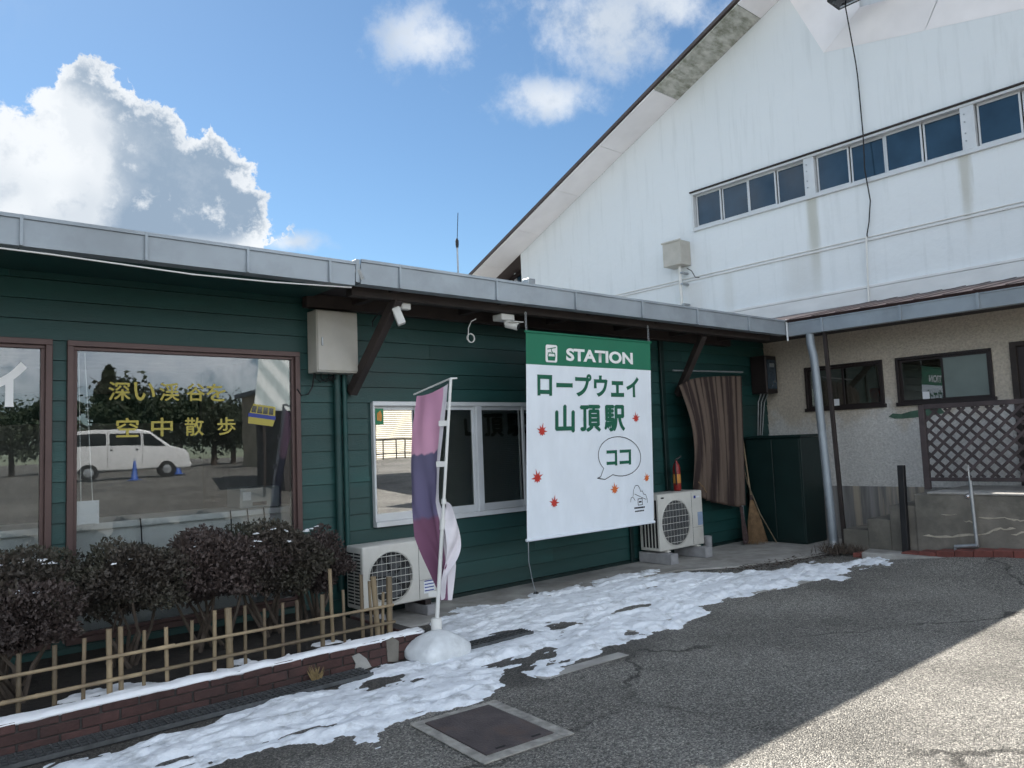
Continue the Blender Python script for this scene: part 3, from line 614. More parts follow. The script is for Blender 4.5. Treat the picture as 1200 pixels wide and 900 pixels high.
do = dr.build('door', DKALU, sb); f = MB(); f.box(XS-.03, XS+.1, 3.15, 3.22, .82, 2.66); f.box(XS-.03, XS+.1, 2.1, 2.17, .82, 2.66); f.box(XS-.03, XS+.1, 2.17, 3.15, 2.60, 2.66); f.build('frame', DKBROWN, do, .003)
B(XS+.0, XS+.019, 2.3, 3.05, 1.75, 2.5).build('door_panel', GLASSD, do)
MB().prism([(4.80,1.79),(4.74,1.835),(4.62,1.82),(4.50,1.85),(4.30,1.875),(4.10,1.87),(4.05,1.80),(4.25,1.775),(4.45,1.76),(4.60,1.755),(4.72,1.76)], 'x', XS-.006, XS+.001).build('paint_patch', GREENPATCH, sb)
lr = MB(); lr.prism([(10.13,3.225),(13.0,3.77),(13.0,3.71),(10.18,3.18)], 'y', Y_END-.5, 7.9)
lr.build('roof', ROOFM, sb)
y = Y_END-.45
while y < 5.9:
    MB().add([(10.13,y-.02,3.228),(10.13,y+.02,3.228),(13.0,y+.02,3.773),(13.0,y-.02,3.773),(10.13,y-.012,3.238),(10.13,y+.012,3.238),(13.0,y+.012,3.782),(13.0,y-.012,3.782)],
             [(0,1,2,3),(4,5,6,7),(0,1,5,4),(1,2,6,5),(2,3,7,6),(3,0,4,7)]).build('roof_rib', ROOFM, sb); y += .34
B(10.30, XS-.002, Y_END-.5, 6.66, 3.085, 3.108).build('soffit', SOFFIT, sb)
ed = [5.70, 5.15, 4.1, 3.2, 2.25, 1.2, Y_END-.5]
for i in range(len(ed)-1):
    p, q = ed[i+1]+.004, ed[i]-.004; x = 10.19; z0, z1 = 3.0, 3.20
    MB().prism([(x,z0),(x-.008,z1-.028),(x-.022,z1-.024),(x-.022,z1),(x+.004,z1),(x+.004,z0+.012),(x+.11,z0+.012),(x+.11,z1-.03),(x+.118,z1-.03),(x+.118,z0)], 'y', p, q).build('gutter_length', GUTTER, sb)
    if i: B(x-.026, x, ed[i]-.016, ed[i]+.016, z0-.004, z1+.004).build('gutter_joint', GUTTER, sb, .002)
MB().tube([(10.165,5.665,3.24),(10.165,5.665,2.93)], .014, 8).build('corner_strap', WHITEALU, sb)
dp = MB().tube([(10.25,5.37,3.01),(10.25,5.37,2.86),(10.235,5.33,2.68),(10.235,5.32,2.5),(10.22,5.22,.0)], .056, 14).build('downpipe', GUTTER, sb, smooth=True)
MB().lathe([(.066,0),(.066,.12),(.062,.13)], (10.22,5.222,.0), 14).build('socket', STEEL, dp, smooth=True)
for z, yy in ((2.2, 5.308), (1.5, 5.28), (.6, 5.245)): MB().lathe([(.060,z),(.060,z+.03)], (10.228,yy,0), 14).build('collar', GUTTER, dp)
MB().bar((10.30,5.18,3.02), (10.27,5.09,.0), .05, .05).build('timber_post', DKBROWN, sb, .004)

# concrete platform with steps
pf = thing('concrete_platform', 'weathered concrete platform with steps and pale cracks below the lattice', 'platform', (10.6, 3, 0))
B(9.95, XS-.014, Y_END, 4.02, -.1, .805).build('block', CONCD, pf, .012, 2)
for a, b, z in ((4.022, 4.34, .655), (4.342, 4.63, .475), (4.632, 4.96, .325)): B(9.97, XS-.014, a, b, -.1, z).build('step', CONCD, pf, .012, 2)
B(9.94, XS-.016, Y_END-.02, 3.86, .806, .835).build('slab', CONC, pf, .008)
def crack(pts):
    m = MB(); 
    for i in range(len(pts)-1):
        (a, b, w), (c, d, w2) = pts[i], pts[i+1]; X0 = 9.9455
        m.add([(X0,a,b-w),(X0,c,d-w2),(X0,c,d+w2),(X0,a,b+w),(9.952,a,b-w),(9.952,c,d-w2),(9.952,c,d+w2),(9.952,a,b+w)], [(0,1,2,3),(0,4,5,1),(3,2,6,7),(0,3,7,4),(1,5,6,2)])
    m.build('crack', CRACKC, pf)
def jag(p, n, w):
    out = []
    for i in range(len(p)-1):
        for k in range(n):
            t = k/n; out.append((p[i][0]*(1-t)+p[i+1][0]*t, p[i][1]*(1-t)+p[i+1][1]*t+random.uniform(-.010,.010), w*random.uniform(.35,1.2)))
    out.append((p[-1][0], p[-1][1], .001)); out[0] = (out[0][0], out[0][1], .001); return out
crack(jag([(3.32,.545),(3.05,.565),(2.9,.535),(2.6,.58),(2.3,.56)], 5, .012)); crack(jag([(3.95,.30),(3.62,.31),(3.3,.36),(3.1,.43),(2.95,.44)], 5, .013)); crack(jag([(3.0,.37),(2.8,.42),(2.5,.45)], 4, .010)); crack(jag([(3.48,.50),(3.36,.495)], 4, .008)); crack(jag([(3.72,.56),(3.55,.58)], 3, .005))
tag(MB().prism([(9.58,4.55),(9.94,4.62),(9.94,3.55),(9.72,3.50),(9.60,3.9)], 'z', -.02, .10).build('doorstep_slab', CONC, bevel=.01), 'flat grey concrete slab lying at the foot of the platform wall', 'slab')
lf = thing('lattice_fence', 'dark brown diagonal lattice fence standing on the concrete platform', 'fence', (10.35, 2.5, .83))
for y in (4.0, 2.62, 1.24): B(10.32, 10.385, y-.035, y+.035, .835, 1.90).build('post', LATT, lf, .004)
for a, b in ((1.275, 2.585), (2.655, 3.965)):
    B(10.325, 10.38, a, b, 1.845, 1.905).build('rail', LATT, lf, .004); B(10.325, 10.38, a, b, .94, .985).build('rail', LATT, lf, .004)
    z0, z1 = .985, 1.845; h = z1-z0; sp = .155
    for sgn in (1, -1):
        k = a-h
        while k < b:
            pts = []
            p0 = (k, z0) if sgn > 0 else (k+h, z0); p1 = (k+h, z1) if sgn > 0 else (k, z1)
            dy, dz = p1[0]-p0[0], p1[1]-p0[1]; ts = sorted([max(0, min(1, (v-p0[0])/dy)) for v in (a, b)])
            t0, t1 = ts
            if t1-t0 > .05:
                x = 10.343 if sgn < 0 else 10.362
                MB().bar((x, p0[0]+dy*t0, p0[1]+dz*t0), (x, p0[0]+dy*t1, p0[1]+dz*t1), .012, .034, (0, -dz*sgn if False else 1, 0)).build('slat', LATT, lf)
            k += sp
tag(MB().bar((9.90,4.14,.03), (9.90,4.12,1.16), .075, .075).build('black_post', BLACKM, bevel=.006), 'slim black square post standing before the concrete platform', 'post')
sp_ = thing('standpipe', 'grey water standpipe with a chrome tap before the cracked wall', 'standpipe', (9.86, 3.33, .15))
zg = float(gz(9.86, 3.33))
MB().tube([(9.86,3.33,.24),(9.86,3.345,.98)], .020, 10).build('pipe', STEEL, sp_, smooth=True); MB().tube([(9.86,3.35,.97),(9.86,3.35,1.16)], .009, 8).build('rod', STEEL, sp_, smooth=True)
MB().tube([(9.86,3.315,.24),(9.86,3.56,.21),(9.86,3.575,.06)], .022, 10).build('elbow', STEEL, sp_, smooth=True)
MB().lathe([(.012,-.05),(.03,-.03),(.036,0),(.03,.03),(.012,.05)], (9.845,3.375,.80), 12, 'x').build('tap', CHROME, sp_, smooth=True)
# weeds and debris in the corner
wd = MB()
for k in range(420):
    c = Vector((random.gauss(9.86, .09), random.gauss(4.93, .13), .03)); t = Vector((random.gauss(0,.05), random.gauss(0,.06), random.uniform(.03,.15)))
    s = Vector((random.uniform(-1,1), random.uniform(-1,1), 0)).normalized()*.006; wd.add([c-s, c+s, c+t*.6+s*.8, c+t], [(0,1,2,3)])
tag(wd.build('dry_weeds', STEM), 'dark dry weeds at the foot of the concrete steps', 'weeds')
db = MB()
for k in range(260):
    c = Vector((random.uniform(8.0,10.1), 0, .022)); c.y = 5.28-.15*(c.x-8)+random.gauss(0,.10); a = random.uniform(0,6.3); r = random.uniform(.008,.035)
    db.add([(c.x+r*math.cos(a+q)*random.uniform(.5,1), c.y+r*math.sin(a+q)*random.uniform(.5,1), c.z+random.uniform(0,.015)) for q in (0,1.57,3.14,4.71)], [(0,1,2,3)])
tag(db.build('leaf_litter', RUSTD), 'brown leaf litter along the pavement edge', 'litter', kind='stuff')

# ---------------------------------------------------------------- white hall with gable
hb = thing('white_hall', 'large white gabled hall with a high row of blue windows', 'building', (13, 5, 0))
XG = 13.0; RS = .425
def rake(y): return 6.49+RS*(14.47-y)
AY = 5.2; AZ = rake(AY)
hw = MB(); HE = -2.5
hw.box(XG, XG+.2, HE, 14.47, 2.4, 5.83); hw.box(XG, 30, HE, HE+.2, 0, 5.6); hw.box(XG, XG+.2, HE, Y_END-.5, 0, 2.4)
hw.prism([(9.10,5.83),(14.47,5.83),(14.47,6.49),(14.33,6.55),(9.10,6.55)], 'x', XG, XG+.2)
hw.prism([(14.33,6.55),(AY,AZ),(HE,AZ-RS*(AY-HE)),(HE,6.55)], 'x', XG, XG+.2)
hw.box(XG+.2, 30, 14.3, 14.47, 2.4, 6.4)
hw.build('wall', HALL, hb)
# roof, its ridge running back slightly askew
def rf(y): return rake(y)+.10
rm = MB(); RX0, RX1 = 12.18, 34.0
dyr = 0.
e1, e2 = 16.6, -3.6
for t0, t1 in ((.03, .10),):
    a = [(RX0,e1,rf(e1)-.1+t0),(RX0,AY+.08,AZ+t0),(RX0,e2,AZ-RS*(AY-e2)+t0)]; b = [(RX1,e1,rf(e1)-.1+t0),(RX1,AY+dyr*(RX1-RX0),AZ+t0),(RX1,e2,AZ-RS*(AY-e2)+t0)]
    v = a+b+[(p[0],p[1],p[2]+t1-t0) for p in a+b]
    rm.add(v, [(0,1,4,3),(1,2,5,4),(6,9,10,7),(7,10,11,8),(0,6,7,1),(1,7,8,2),(3,4,10,9),(4,5,11,10),(0,3,9,6),(2,8,11,5)])
rm.build('roof', mat('weathered_roof_edge', (.085, .068, .066), .6), hb)
# soffit under the overhang, panel by panel
cuts = [16.5, 15.1, 13.7, 12.3, 10.9, 9.35, 7.35, AY+.02]
for i in range(len(cuts)-1):
    p, q = cuts[i]-.006, cuts[i+1]+.006
    MB().add([(12.22,p,rake(p)),(XG-.002,p,rake(p)),(XG-.002,q,rake(q)),(12.22,q,rake(q)),(12.22,p,rake(p)+.025),(XG-.002,p,rake(p)+.025),(XG-.002,q,rake(q)+.025),(12.22,q,rake(q)+.025)],
             [(0,1,2,3),(4,7,6,5),(0,4,5,1),(1,5,6,2),(2,6,7,3),(3,7,4,0)]).build('soffit_panel', MOSSY if i == 5 else PINKW, hb)
# folded facets below the apex
V0 = (XG-.004, 6.18, 8.34); VT = (XG-.004, 6.90, 9.95); SE = (12.90, 5.45, 8.80); R1 = (XG-.004, 1.5, 7.385); R2 = (12.90, 1.3, 7.95); SE2 = (12.55, 5.0, 10.2)
MB().add([V0, VT, (12.90,5.6,10.2), SE, (V0[0]+.02,)+V0[1:], (VT[0]+.02,)+VT[1:], (12.93,5.6,10.2), (12.92,)+SE[1:]], [(0,1,2,3),(4,7,6,5),(0,4,5,1),(1,5,6,2),(2,6,7,3),(3,7,4,0)]).build('soffit_panel', PINKW, hb)
mids = [(V0, SE), ((XG-.004, 4.5, 7.995), (12.90, 4.15, 8.53)), ((XG-.004, 3.0, 7.69), (12.90, 2.75, 8.24)), (R1, R2)]
for i in range(3):
    a, b = mids[i]; c, d = mids[i+1]; g = .006
    lo0, lo1 = Vector(a)+Vector((0,-g,0)), Vector(c)+Vector((0,g,0)); hi0, hi1 = Vector(b)+Vector((0,-g,0)), Vector(d)+Vector((0,g,0)); o = Vector((.02,0,.02))
    MB().add([lo0, lo1, hi1, hi0, lo0+o, lo1+o, hi1+o, hi0+o], [(0,1,2,3),(4,7,6,5),(0,4,5,1),(1,5,6,2),(2,6,7,3),(3,7,4,0)]).build('soffit_panel', PINKW, hb)
# window band
HZ0, HZ1 = 5.83, 6.55
fr = MB(); fr.box(XG-.05, XG+.16, HE+.1, 9.13, HZ1-.01, HZ1+.035); fr.box(XG-.05, XG+.16, HE+.1, 9.13, HZ0-.04, HZ0+.03); fr.box(XG-.05, XG+.16, 9.09, 9.13, HZ0+.03, HZ1-.01)
B(XG-.08, XG+.0, HE+.1, 9.15, HZ1+.037, HZ1+.062).build('window_head', DKBROWN, hb)
band = fr.build('window_frame', WHITEALU, hb, .004)
y = 9.09
posts = []
for grp in range(4):
    for k in range(4):
        p, q = y-.012, y-.595; 
        s = MB(); w = .026; xx = XG+.05+(.03 if k % 2 else 0); a, b = q+.0, p; c, d = HZ0+.03, HZ1-.01
        s.box(xx, xx+.03, a, b, c, c+.05); s.box(xx, xx+.03, a, b, d-.03, d); s.box(xx, xx+.03, a, a+w, c+.05, d-.03); s.box(xx, xx+.03, b-w, b, c+.05, d-.03)
        so = s.build('sash', WHITEALU, band); B(xx+.01, xx+.018, a+w-.003, b-w+.003, c+.047, d-.027).build('pane', HALLGLASS, so)
        y = q-.004
    po = B(XG-.035, XG+.12, y-.195, y, HZ0+.03, HZ1-.01).build('window_post', WHITEALU, band, .004)
    for zz in (6.0, 6.12, 6.3, 6.42): MB().lathe([(.012,-.012),(.012,0)], (XG-.036,y-.06,zz), 8, 'x').build('bolt', STEEL, po)
    y -= .2
B(XG+.13, XG+.18, HE+.1, 9.1, HZ0, HZ1).build('backing', DARK, hb)
for z, h, d in ((4.80, .030, .03), (4.00, .045, .05)): B(XG-d, XG+.0, HE, 14.46, z, z+h).build('ledge', mat('hall_trim', (.70, .71, .72), .6, var=.08, stretch=(1, .4, 1)), hb, .004)
MB().tube([(XG-.02,14.4,4.86),(XG-.02,8,4.865),(XG-.02,HE,4.865)], .011, 6).build('conduit', WHITEPL, hb)
B(XG-.045, XG+.0, HE, 14.46, 3.60, 3.995).build('skirting', mat('hall_trim', (.7,)*3), hb)
# recessed glazing past the wall corner
B(13.5, 13.55, 14.47, 16.4, 3.5, 6.2).build('glazing', HALLGLASS, hb)
for yy in (14.55, 15.2): B(13.44, 13.5, yy, yy+.06, 3.5, 6.2).build('mullion', WHITEALU, hb)
MB().bar((13.42,16.2,5.70), (13.42,14.47,6.36), .06, .10).build('glazing_trim', DKALU, hb)
# things fixed to the hall
jb = thing('wall_cabinet', 'small cream cabinet on a conduit fixed to the white hall wall', 'cabinet', (12.85, 9.4, 4.2))
B(12.66, XG-.002, 9.25, 9.70, 5.12, 5.62).build('body', CREAMBOX, jb, .012, 2); B(12.64, 12.659, 9.23, 9.72, 5.60, 5.635).build('lid', CREAMBOX, jb, .003)
MB().tube([(12.83,9.42,5.12),(12.83,9.42,4.0)], .032, 10).build('conduit', WHITEPL, jb, smooth=True)
for z in (4.95, 4.72, 4.3): B(12.79, XG-.002, 9.33, 9.39, z, z+.035).build('bracket', STEEL, jb)
MB().tube([(12.85,9.26,5.05),(12.9,9.18,4.98),(12.95,9.14,4.85),(12.96,9.05,4.83)], .009, 6).build('cable', BLACKM, jb)
fl = thing('floodlight', 'dark square floodlight box mounted below the hall apex', 'lamp', (12.5, 5.3, 8.7))
B(12.15, 12.56, 4.95, 5.66, 8.72, 8.86).build('housing', BLACKM, fl, .01); MB().bar((12.4,5.5,8.7), (12.56,5.5,9.2), .05, .03).build('bracket', BLACKM, fl); B(12.2, 12.5, 5.0, 5.6, 8.712, 8.719).build('lens', GLASSR, fl)
cb = MB().tube([(12.50,5.52,8.75),(12.92,5.60,7.9),(12.955,5.60,7.65),(12.955,5.585,6.59),(12.90,5.58,6.0),(12.93,5.54,5.46),(12.95,5.60,5.1),(12.955,5.65,4.91),(12.955,5.65,4.86)], .011, 6)
tag(cb.build('drop_cable', BLACKM), 'thin black cable hanging down across the hall windows', 'cable')
cp = MB().tube([(12.945,5.66,4.87),(12.93,5.70,3.75)], .016, 8)
tag(cp.build('white_conduit', WHITEPL), 'white vertical conduit running down the hall wall to the brown roof', 'conduit')
an = thing('antenna', 'thin whip antenna standing above the green building roof', 'antenna', (7.58, 10, 3.7))
MB().tube([(7.58,10,3.68),(7.58,10,4.98)], .014, 6).build('mast', STEEL, an); MB().tube([(7.58,10,4.98),(7.62,10,5.50)], .006, 5).build('whip', BLACKM, an); MB().lathe([(.02,4.9),(.028,4.95),(.028,5.02),(.01,5.06)], (7.58,10,0), 8).build('coil', BLACKM, an)
rv = thing('roof_vent', 'small metal vent hood on the green roof before the hall', 'vent', (8.7, 9.5, 3.6))
B(8.62, 8.78, 9.42, 9.58, 3.60, 4.40).build('hood', STEEL, rv, .01)

# ---------------------------------------------------------------- things on the green wall
eb = thing('electric_cabinet', 'cream steel electric cabinet on the green wall beside the brace', 'cabinet', (3.5, 6.6, 2.34))
B(3.26, 3.69, 6.50, YW-.012, 2.345, 2.93).build('body', CREAMBOX, eb, .006); dd = B(3.268, 3.682, 6.488, 6.499, 2.36, 2.918).build('door', CREAMBOX, eb, .003)
B(3.30, 3.318, 6.475, 6.487, 2.59, 2.67).build('handle', STEEL, dd, .003)
for x in (3.30, 3.36, 3.44, 3.5): MB().tube([(x,6.62,2.345),(x+.01,6.64,2.30),(x+.07,6.66,2.27),(x+.14,6.66,2.30),(3.55,6.66,2.34)], .006, 5).build('cable', BLACKM, eb)
MB().tube([(3.29,6.62,2.345),(3.29,6.66,2.22),(3.25,6.67,2.15),(3.18,6.67,2.14),(3.14,6.67,2.2)], .007, 6).build('cable', BLACKM, eb)
ca = thing('security_light', 'white angled floodlight sensor under the eaves above the brace', 'lamp', (3.85, 6.0, 2.85))
B(3.86, 3.96, 5.97, 6.03, 2.90, 2.96).build('mount', WHITEPL, ca, .006)
hd = MB().bar((3.78,5.96,2.90), (3.83,5.93,2.745), .10, .075).build('housing', WHITEPL, ca, .012, 2); MB().tube([(3.80,5.97,2.89),(3.87,6.0,2.93)], .014, 8).build('arm', WHITEPL, ca)
MB().tube([(3.79,6.0,2.90),(3.70,6.1,2.88),(3.68,6.2,2.80),(3.74,6.3,2.77)], .006, 6).build('cable', BLACKM, ca)
cc = thing('security_camera', 'white security camera under the eaves left of the banner', 'camera', (5.14, 6.0, 2.85))
B(5.05, 5.23, 5.95, 6.10, 2.89, 2.955).build('base', WHITEPL, cc, .008); MB().tube([(5.15,6.0,2.86),(5.22,5.90,2.82)], .042, 12).build('body', WHITEPL, cc, smooth=True); MB().tube([(5.223,5.896,2.818),(5.228,5.888,2.815)], .030, 12).build('lens', BLACKM, cc); MB().tube([(5.15,6.01,2.90),(5.15,6.0,2.85)], .022, 8).build('arm', WHITEPL, cc); B(5.13, 5.27, 5.86, 5.97, 2.862, 2.868).build('visor', WHITEPL, cc)
cl = MB(); pts = [(4.83,6.1,2.90),(4.77,6.1,2.87),(4.73,6.1,2.80),(4.725,6.1,2.72)]
for k in range(26): t = k*.52; pts.append((4.765-.045*math.cos(t), 6.1+k*.0008, 2.70+.045*math.sin(-t)))
tag(cl.tube(pts, .005, 6).build('coiled_cable', WHITEPL), 'pale coiled cable hanging on the green wall by the security camera', 'cable')
mt = thing('electric_meter', 'dark electric meter box high in the corner beside the stucco wall', 'meter', (10.95, 6.6, 2.25))
B(10.80, 11.12, 6.42, YW-.01, 2.25, 2.84).build('body', DKALU, mt, .01); B(10.84, 11.08, 6.412, 6.419, 2.32, 2.78).build('glass_front', HALLGLASS, mt); B(10.9, 11.02, 6.405, 6.411, 2.66, 2.72).build('label_plate', STEEL, mt)
for k in range(5): MB().tube([(10.84+k*.05,6.55,2.25),(10.82+k*.045,6.6,2.12),(10.80+k*.03,6.63,1.6)], .008, 6).build('cable', BLACKM if k % 2 else STEEL, mt)

def air_con(label, loc, w, h, d, grp, diff=0):
    t = thing('air_conditioner', label, 'air conditioner', loc, 0, grp); L_ = dict(local=True)
    m = MB(); m.box(0, w, 0, d, 0, h)
    b = m.build('body', ACBODY, t, .018, 3, True, True)
    cx, cz, r = w*.36, h*.47, h*.40
    MB().lathe([(r*1.02,-.012),(r*1.06,-.004),(r*1.06,.002),(r,.002)], (cx,0,cz), 40, 'y', False).build('fan_ring', ACBODY, t, smooth=True, local=True)
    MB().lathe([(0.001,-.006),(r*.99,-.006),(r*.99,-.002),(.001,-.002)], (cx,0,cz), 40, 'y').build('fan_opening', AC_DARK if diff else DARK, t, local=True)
    fan = MB()
    for k in range(5):
        a = k*1.2566; pts = []
        for rr, wd in ((.2, .25), (.6, .5), (.9, .42)): pts.append((rr*r, wd))
        poly = [(cx+p*math.cos(a-q), cz+p*math.sin(a-q)) for p, q in pts]+[(cx+p*math.cos(a+q), cz+p*math.sin(a+q)) for p, q in reversed(pts)]
        fan.add([(p[0], -.0085, p[1]) for p in poly], [tuple(range(6))])
    fan.build('fan', BLADE, t, local=True)
    MB().lathe([(.001,-.012),(r*.2,-.011),(r*.22,-.007)], (cx,0,cz), 16, 'y').build('fan_hub', BLADE, t, local=True)
    n = 7
    for k in range(n):
        z = cz-r+2*r*(k+.5)/n; hw_ = math.sqrt(max(0, r*r-(z-cz)**2))+.015
        MB().tube([(cx-hw_,-.018,z),(cx+hw_,-.018,z)], .0035, 5).build('grille_bar', ACBODY, t, local=True)
    for k in range(9):
        x = cx-r+2*r*(k+.5)/9; hh = math.sqrt(max(0, r*r-(x-cx)**2))+.01
        MB().tube([(x,-.015,cz-hh),(x,-.015,cz+hh)], .0016, 4).build('grille_wire', ACBODY, t, local=True)
    B(w*.74, w*.742, -.003, .001, .02, h-.02).build('seam', DARK, t, local=True); B(w*.742, w-.015, -.003, .001, h*.33, h*.333).build('seam', DARK, t, local=True)
    if diff == 0:
        B(w*.80, w*.95, -.004, .0, .06, h*.30).build('rating_label', PAPER, t, local=True)
        for k in range(4): B(w*.81, w*.94, -.0055, -.004, .08+k*.03, .09+k*.03).build('label_line', BLUEV, t, local=True)
    else:
        B(w*.80, w*.84, -.004, .0, h*.86, h*.91).build('badge', BLUEV, t, local=True); B(w*.85, w*.93, -.004, .0, h*.87, h*.90).build('badge', PAPER, t, local=True)
        B(w*.87, w*.98, -.004, .0, h*.36, h*.60).build('rating_label', mat('pale_blue_label', (.25, .32, .45), .6), t, local=True); B(w*.06, w*.12, -.004, .0, h*.92, h*.945).build('maker_mark', DARK, t, local=True)
    ns = 16 if diff == 0 else 5
    for k in range(ns):
        if diff == 0:
            z = h*.08+k*h*.84/ns; B(-.004, .001, d*.12, d*.46, z, z+h*.025).build('louvre', DARK, t, local=True); B(-.004, .001, d*.54, d*.88, z, z+h*.025).build('louvre', DARK, t, local=True)
        else:
            yy = d*.1+k*d*.8/ns; B(-.004, .001, yy, yy+d*.085, h*.06, h*.90).build('louvre', DARK, t, local=True)
    for x in (w*.12, w*.80): B(x, x+.07, -.02, d+.02, -.045 if diff == 0 else -.02, -.001).build('foot', DKALU if diff == 0 else ACBODY, t, .004, local=True)
    return t
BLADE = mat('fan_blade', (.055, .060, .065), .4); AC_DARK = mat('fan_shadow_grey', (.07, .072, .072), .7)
air_con('cream air conditioner unit under the sliding window behind the flag', (3.54, 6.25, .16), .82, .57, .30, 'outdoor air conditioner units')
air_con('white air conditioner unit on two concrete blocks right of the banner', (7.83, 6.29, .175), .94, .72, .33, 'outdoor air conditioner units', 1)
tag(B(7.84, 7.99, 6.14, 6.66, .02, .152).build('concrete_block', BLOCKC, bevel=.006), 'grey concrete block under the left end of the right air conditioner', 'block', 'concrete blocks under the air conditioner')
tag(B(8.57, 8.72, 6.14, 6.66, .02, .152).build('concrete_block', BLOCKC, bevel=.006), 'grey concrete block under the right end of the right air conditioner', 'block', 'concrete blocks under the air conditioner')
for x in (3.62, 4.2): tag(B(x, x+.12, 6.2, 6.6, .018, .114).build('concrete_block', BLOCKC, bevel=.006), 'low concrete block under the %s foot of the air conditioner behind the flag' % ('left' if x < 4 else 'right'), 'block', 'concrete blocks under the left unit')
fe = thing('fire_extinguisher', 'red fire extinguisher on the wall behind the right air conditioner', 'extinguisher', (8.5, 6.5, .9))
MB().lathe([(.045,.90),(.052,.92),(.052,1.20),(.04,1.25),(.02,1.275),(.02,1.30)], (8.52,6.5,0), 16).build('cylinder', REDP, fe, smooth=True); MB().lathe([(.0528,1.0),(.0528,1.12)], (8.52,6.5,0), 16).build('label_band', STICKO, fe)
MB().bar((8.50,6.5,1.31), (8.58,6.46,1.36), .02, .02).build('handle', BLACKM, fe); MB().tube([(8.50,6.5,1.29),(8.46,6.47,1.27),(8.45,6.46,1.1),(8.455,6.46,.98)], .010, 8).build('hose', BLACKM, fe); B(8.47, 8.57, 6.56, YW-.012, .88, .90).build('bracket', BLACKM, fe); B(8.47, 8.57, 6.45, 6.56, .88, .898).build('bracket', BLACKM, fe)
tag(MB().lathe([(.055,.02),(.06,.03),(.06,.24),(.05,.245),(.045,.2)], (9.02,6.42,0), 16).build('grey_can', BLOCKC, smooth=True), 'short grey cylinder standing right of the air conditioner', 'can')

# striped curtain
cu_t = thing('striped_curtain', 'brown striped sheet curtain hung over the doorway under the eaves', 'curtain', (9.5, 6.5, .6))
def curtain():
    nu, nv = 110, 44; V = []; F = []; UV = []
    for j in range(nv+1):
        v = j/nv
        xl = 8.60+.05*math.sin(v*3)+(.16*v); xr = 10.14-.14*v; zt = 2.47+.04*0; zb = .60
        for i in range(nu+1):
            u = i/nu; x = xl+(xr-xl)*u
            ztop = 2.44+.06*u-.12*(1-u)**6; zbt = .60+.36*(1-u)**3.2-.02*math.sin(u*9)
            z = ztop+(zbt-ztop)*v
            ph = u*2*math.pi*9+1.6*math.sin(v*4.2)*(1-u)
            amp = .030*(.4+.9*v)*(1 if u > .02 else .5)
            V.append((x+.012*math.sin(ph*.5), 6.44+amp*math.sin(ph)-.10*math.sin(v*math.pi)*(1-u)**2, z)); UV.append((u, v))
    for j in range(nv):
        for i in range(nu): a = j*(nu+1)+i; F.append((a, a+1, a+nu+2, a+nu+1))
    off = cu_t.location; me = bpy.data.meshes.new('cloth'); me.from_pydata([tuple(Vector(p)-off) for p in V], [], F)
    l = me.uv_layers.new(name='UVMap')
    for lp in me.loops: l.data[lp.index].uv = UV[lp.vertex_index]
    me.shade_smooth(); o = link('cloth', me, CURT, cu_t)
    md = o.modifiers.new('solid', 'SOLIDIFY'); md.thickness = .004
curtain()
MB().tube([(8.5,6.45,2.53),(10.2,6.45,2.56)], .012, 8).build('curtain_rod', STEEL, cu_t)
MB().tube([(8.78,6.34,1.0),(8.86,6.32,.92),(8.93,6.33,.85)], .008, 6).build('tie_cord', STRAW, cu_t)
# cupboard and brooms
cp = thing('storage_cupboard', 'dark green storage cupboard in the corner against the stucco wall', 'cupboard', (10.7, 6.1, 0))
B(10.42, 11.0, 5.72, 6.62, .019, 1.55).build('body', GREEN2, cp, .006); B(10.39, 11.03, 5.69, 6.65, 1.552, 1.59).build('top', GREEN2, cp, .006)
for a, b in ((5.74, 6.165), (6.175, 6.60)): B(10.402, 10.419, a, b, .06, 1.53).build('door', GREEN2, cp, .004)
def broom(label, base, top, spread_, hgt, m, hm, n, grp='brooms in the corner'):
    t = thing('broom', label, 'broom', base, 0, grp); base, top = Vector(base), Vector(top); d = (top-base).normalized(); k = base+d*hgt
    MB().tube([k-d*.1, top], .012, 8).build('handle', hm, t, smooth=True)
    b = MB()
    for i in range(n):
        a = random.uniform(0, 6.28); r = math.sqrt(random.random())
        e = base+Vector((math.cos(a)*spread_*r, math.sin(a)*spread_*r*.6, random.uniform(0,.05))); mid = k+(e-k)*.5+Vector((math.cos(a), math.sin(a), 0))*spread_*.12*r
        b.tube([k+Vector((math.cos(a), math.sin(a), 0))*.015*r, mid, e], [.004,.003,.0015], 3, False)
    b.build('bristles', m, t); MB().tube([k-d*.02, k+d*.05], .026, 10).build('binding', STRAWD, t)
broom('tan straw broom leaning upright beside the striped curtain', (10.12,6.33,.02), (10.30,6.62,1.9), .20, .66, STRAW, BAMBOO, 260)
broom('dark twig broom below the hem of the striped curtain', (9.93,6.40,.02), (10.02,6.62,1.75), .07, .5, STRAWD, DKBROWN, 60)
tag(MB().tube([(10.33,6.15,.025),(10.18,6.3,.45),(10.14,6.45,.9),(10.12,6.55,1.4)], .010, 6).build('bare_stick', BAMBOO), 'thin pale bare stick leaning before the dark green cupboard', 'stick')
tag(MB().tube([(10.16,6.55,.02),(10.15,6.66,2.2)], .022, 8).build('grey_pole', STEEL), 'upright grey pole between the curtain and the cupboard', 'pole')

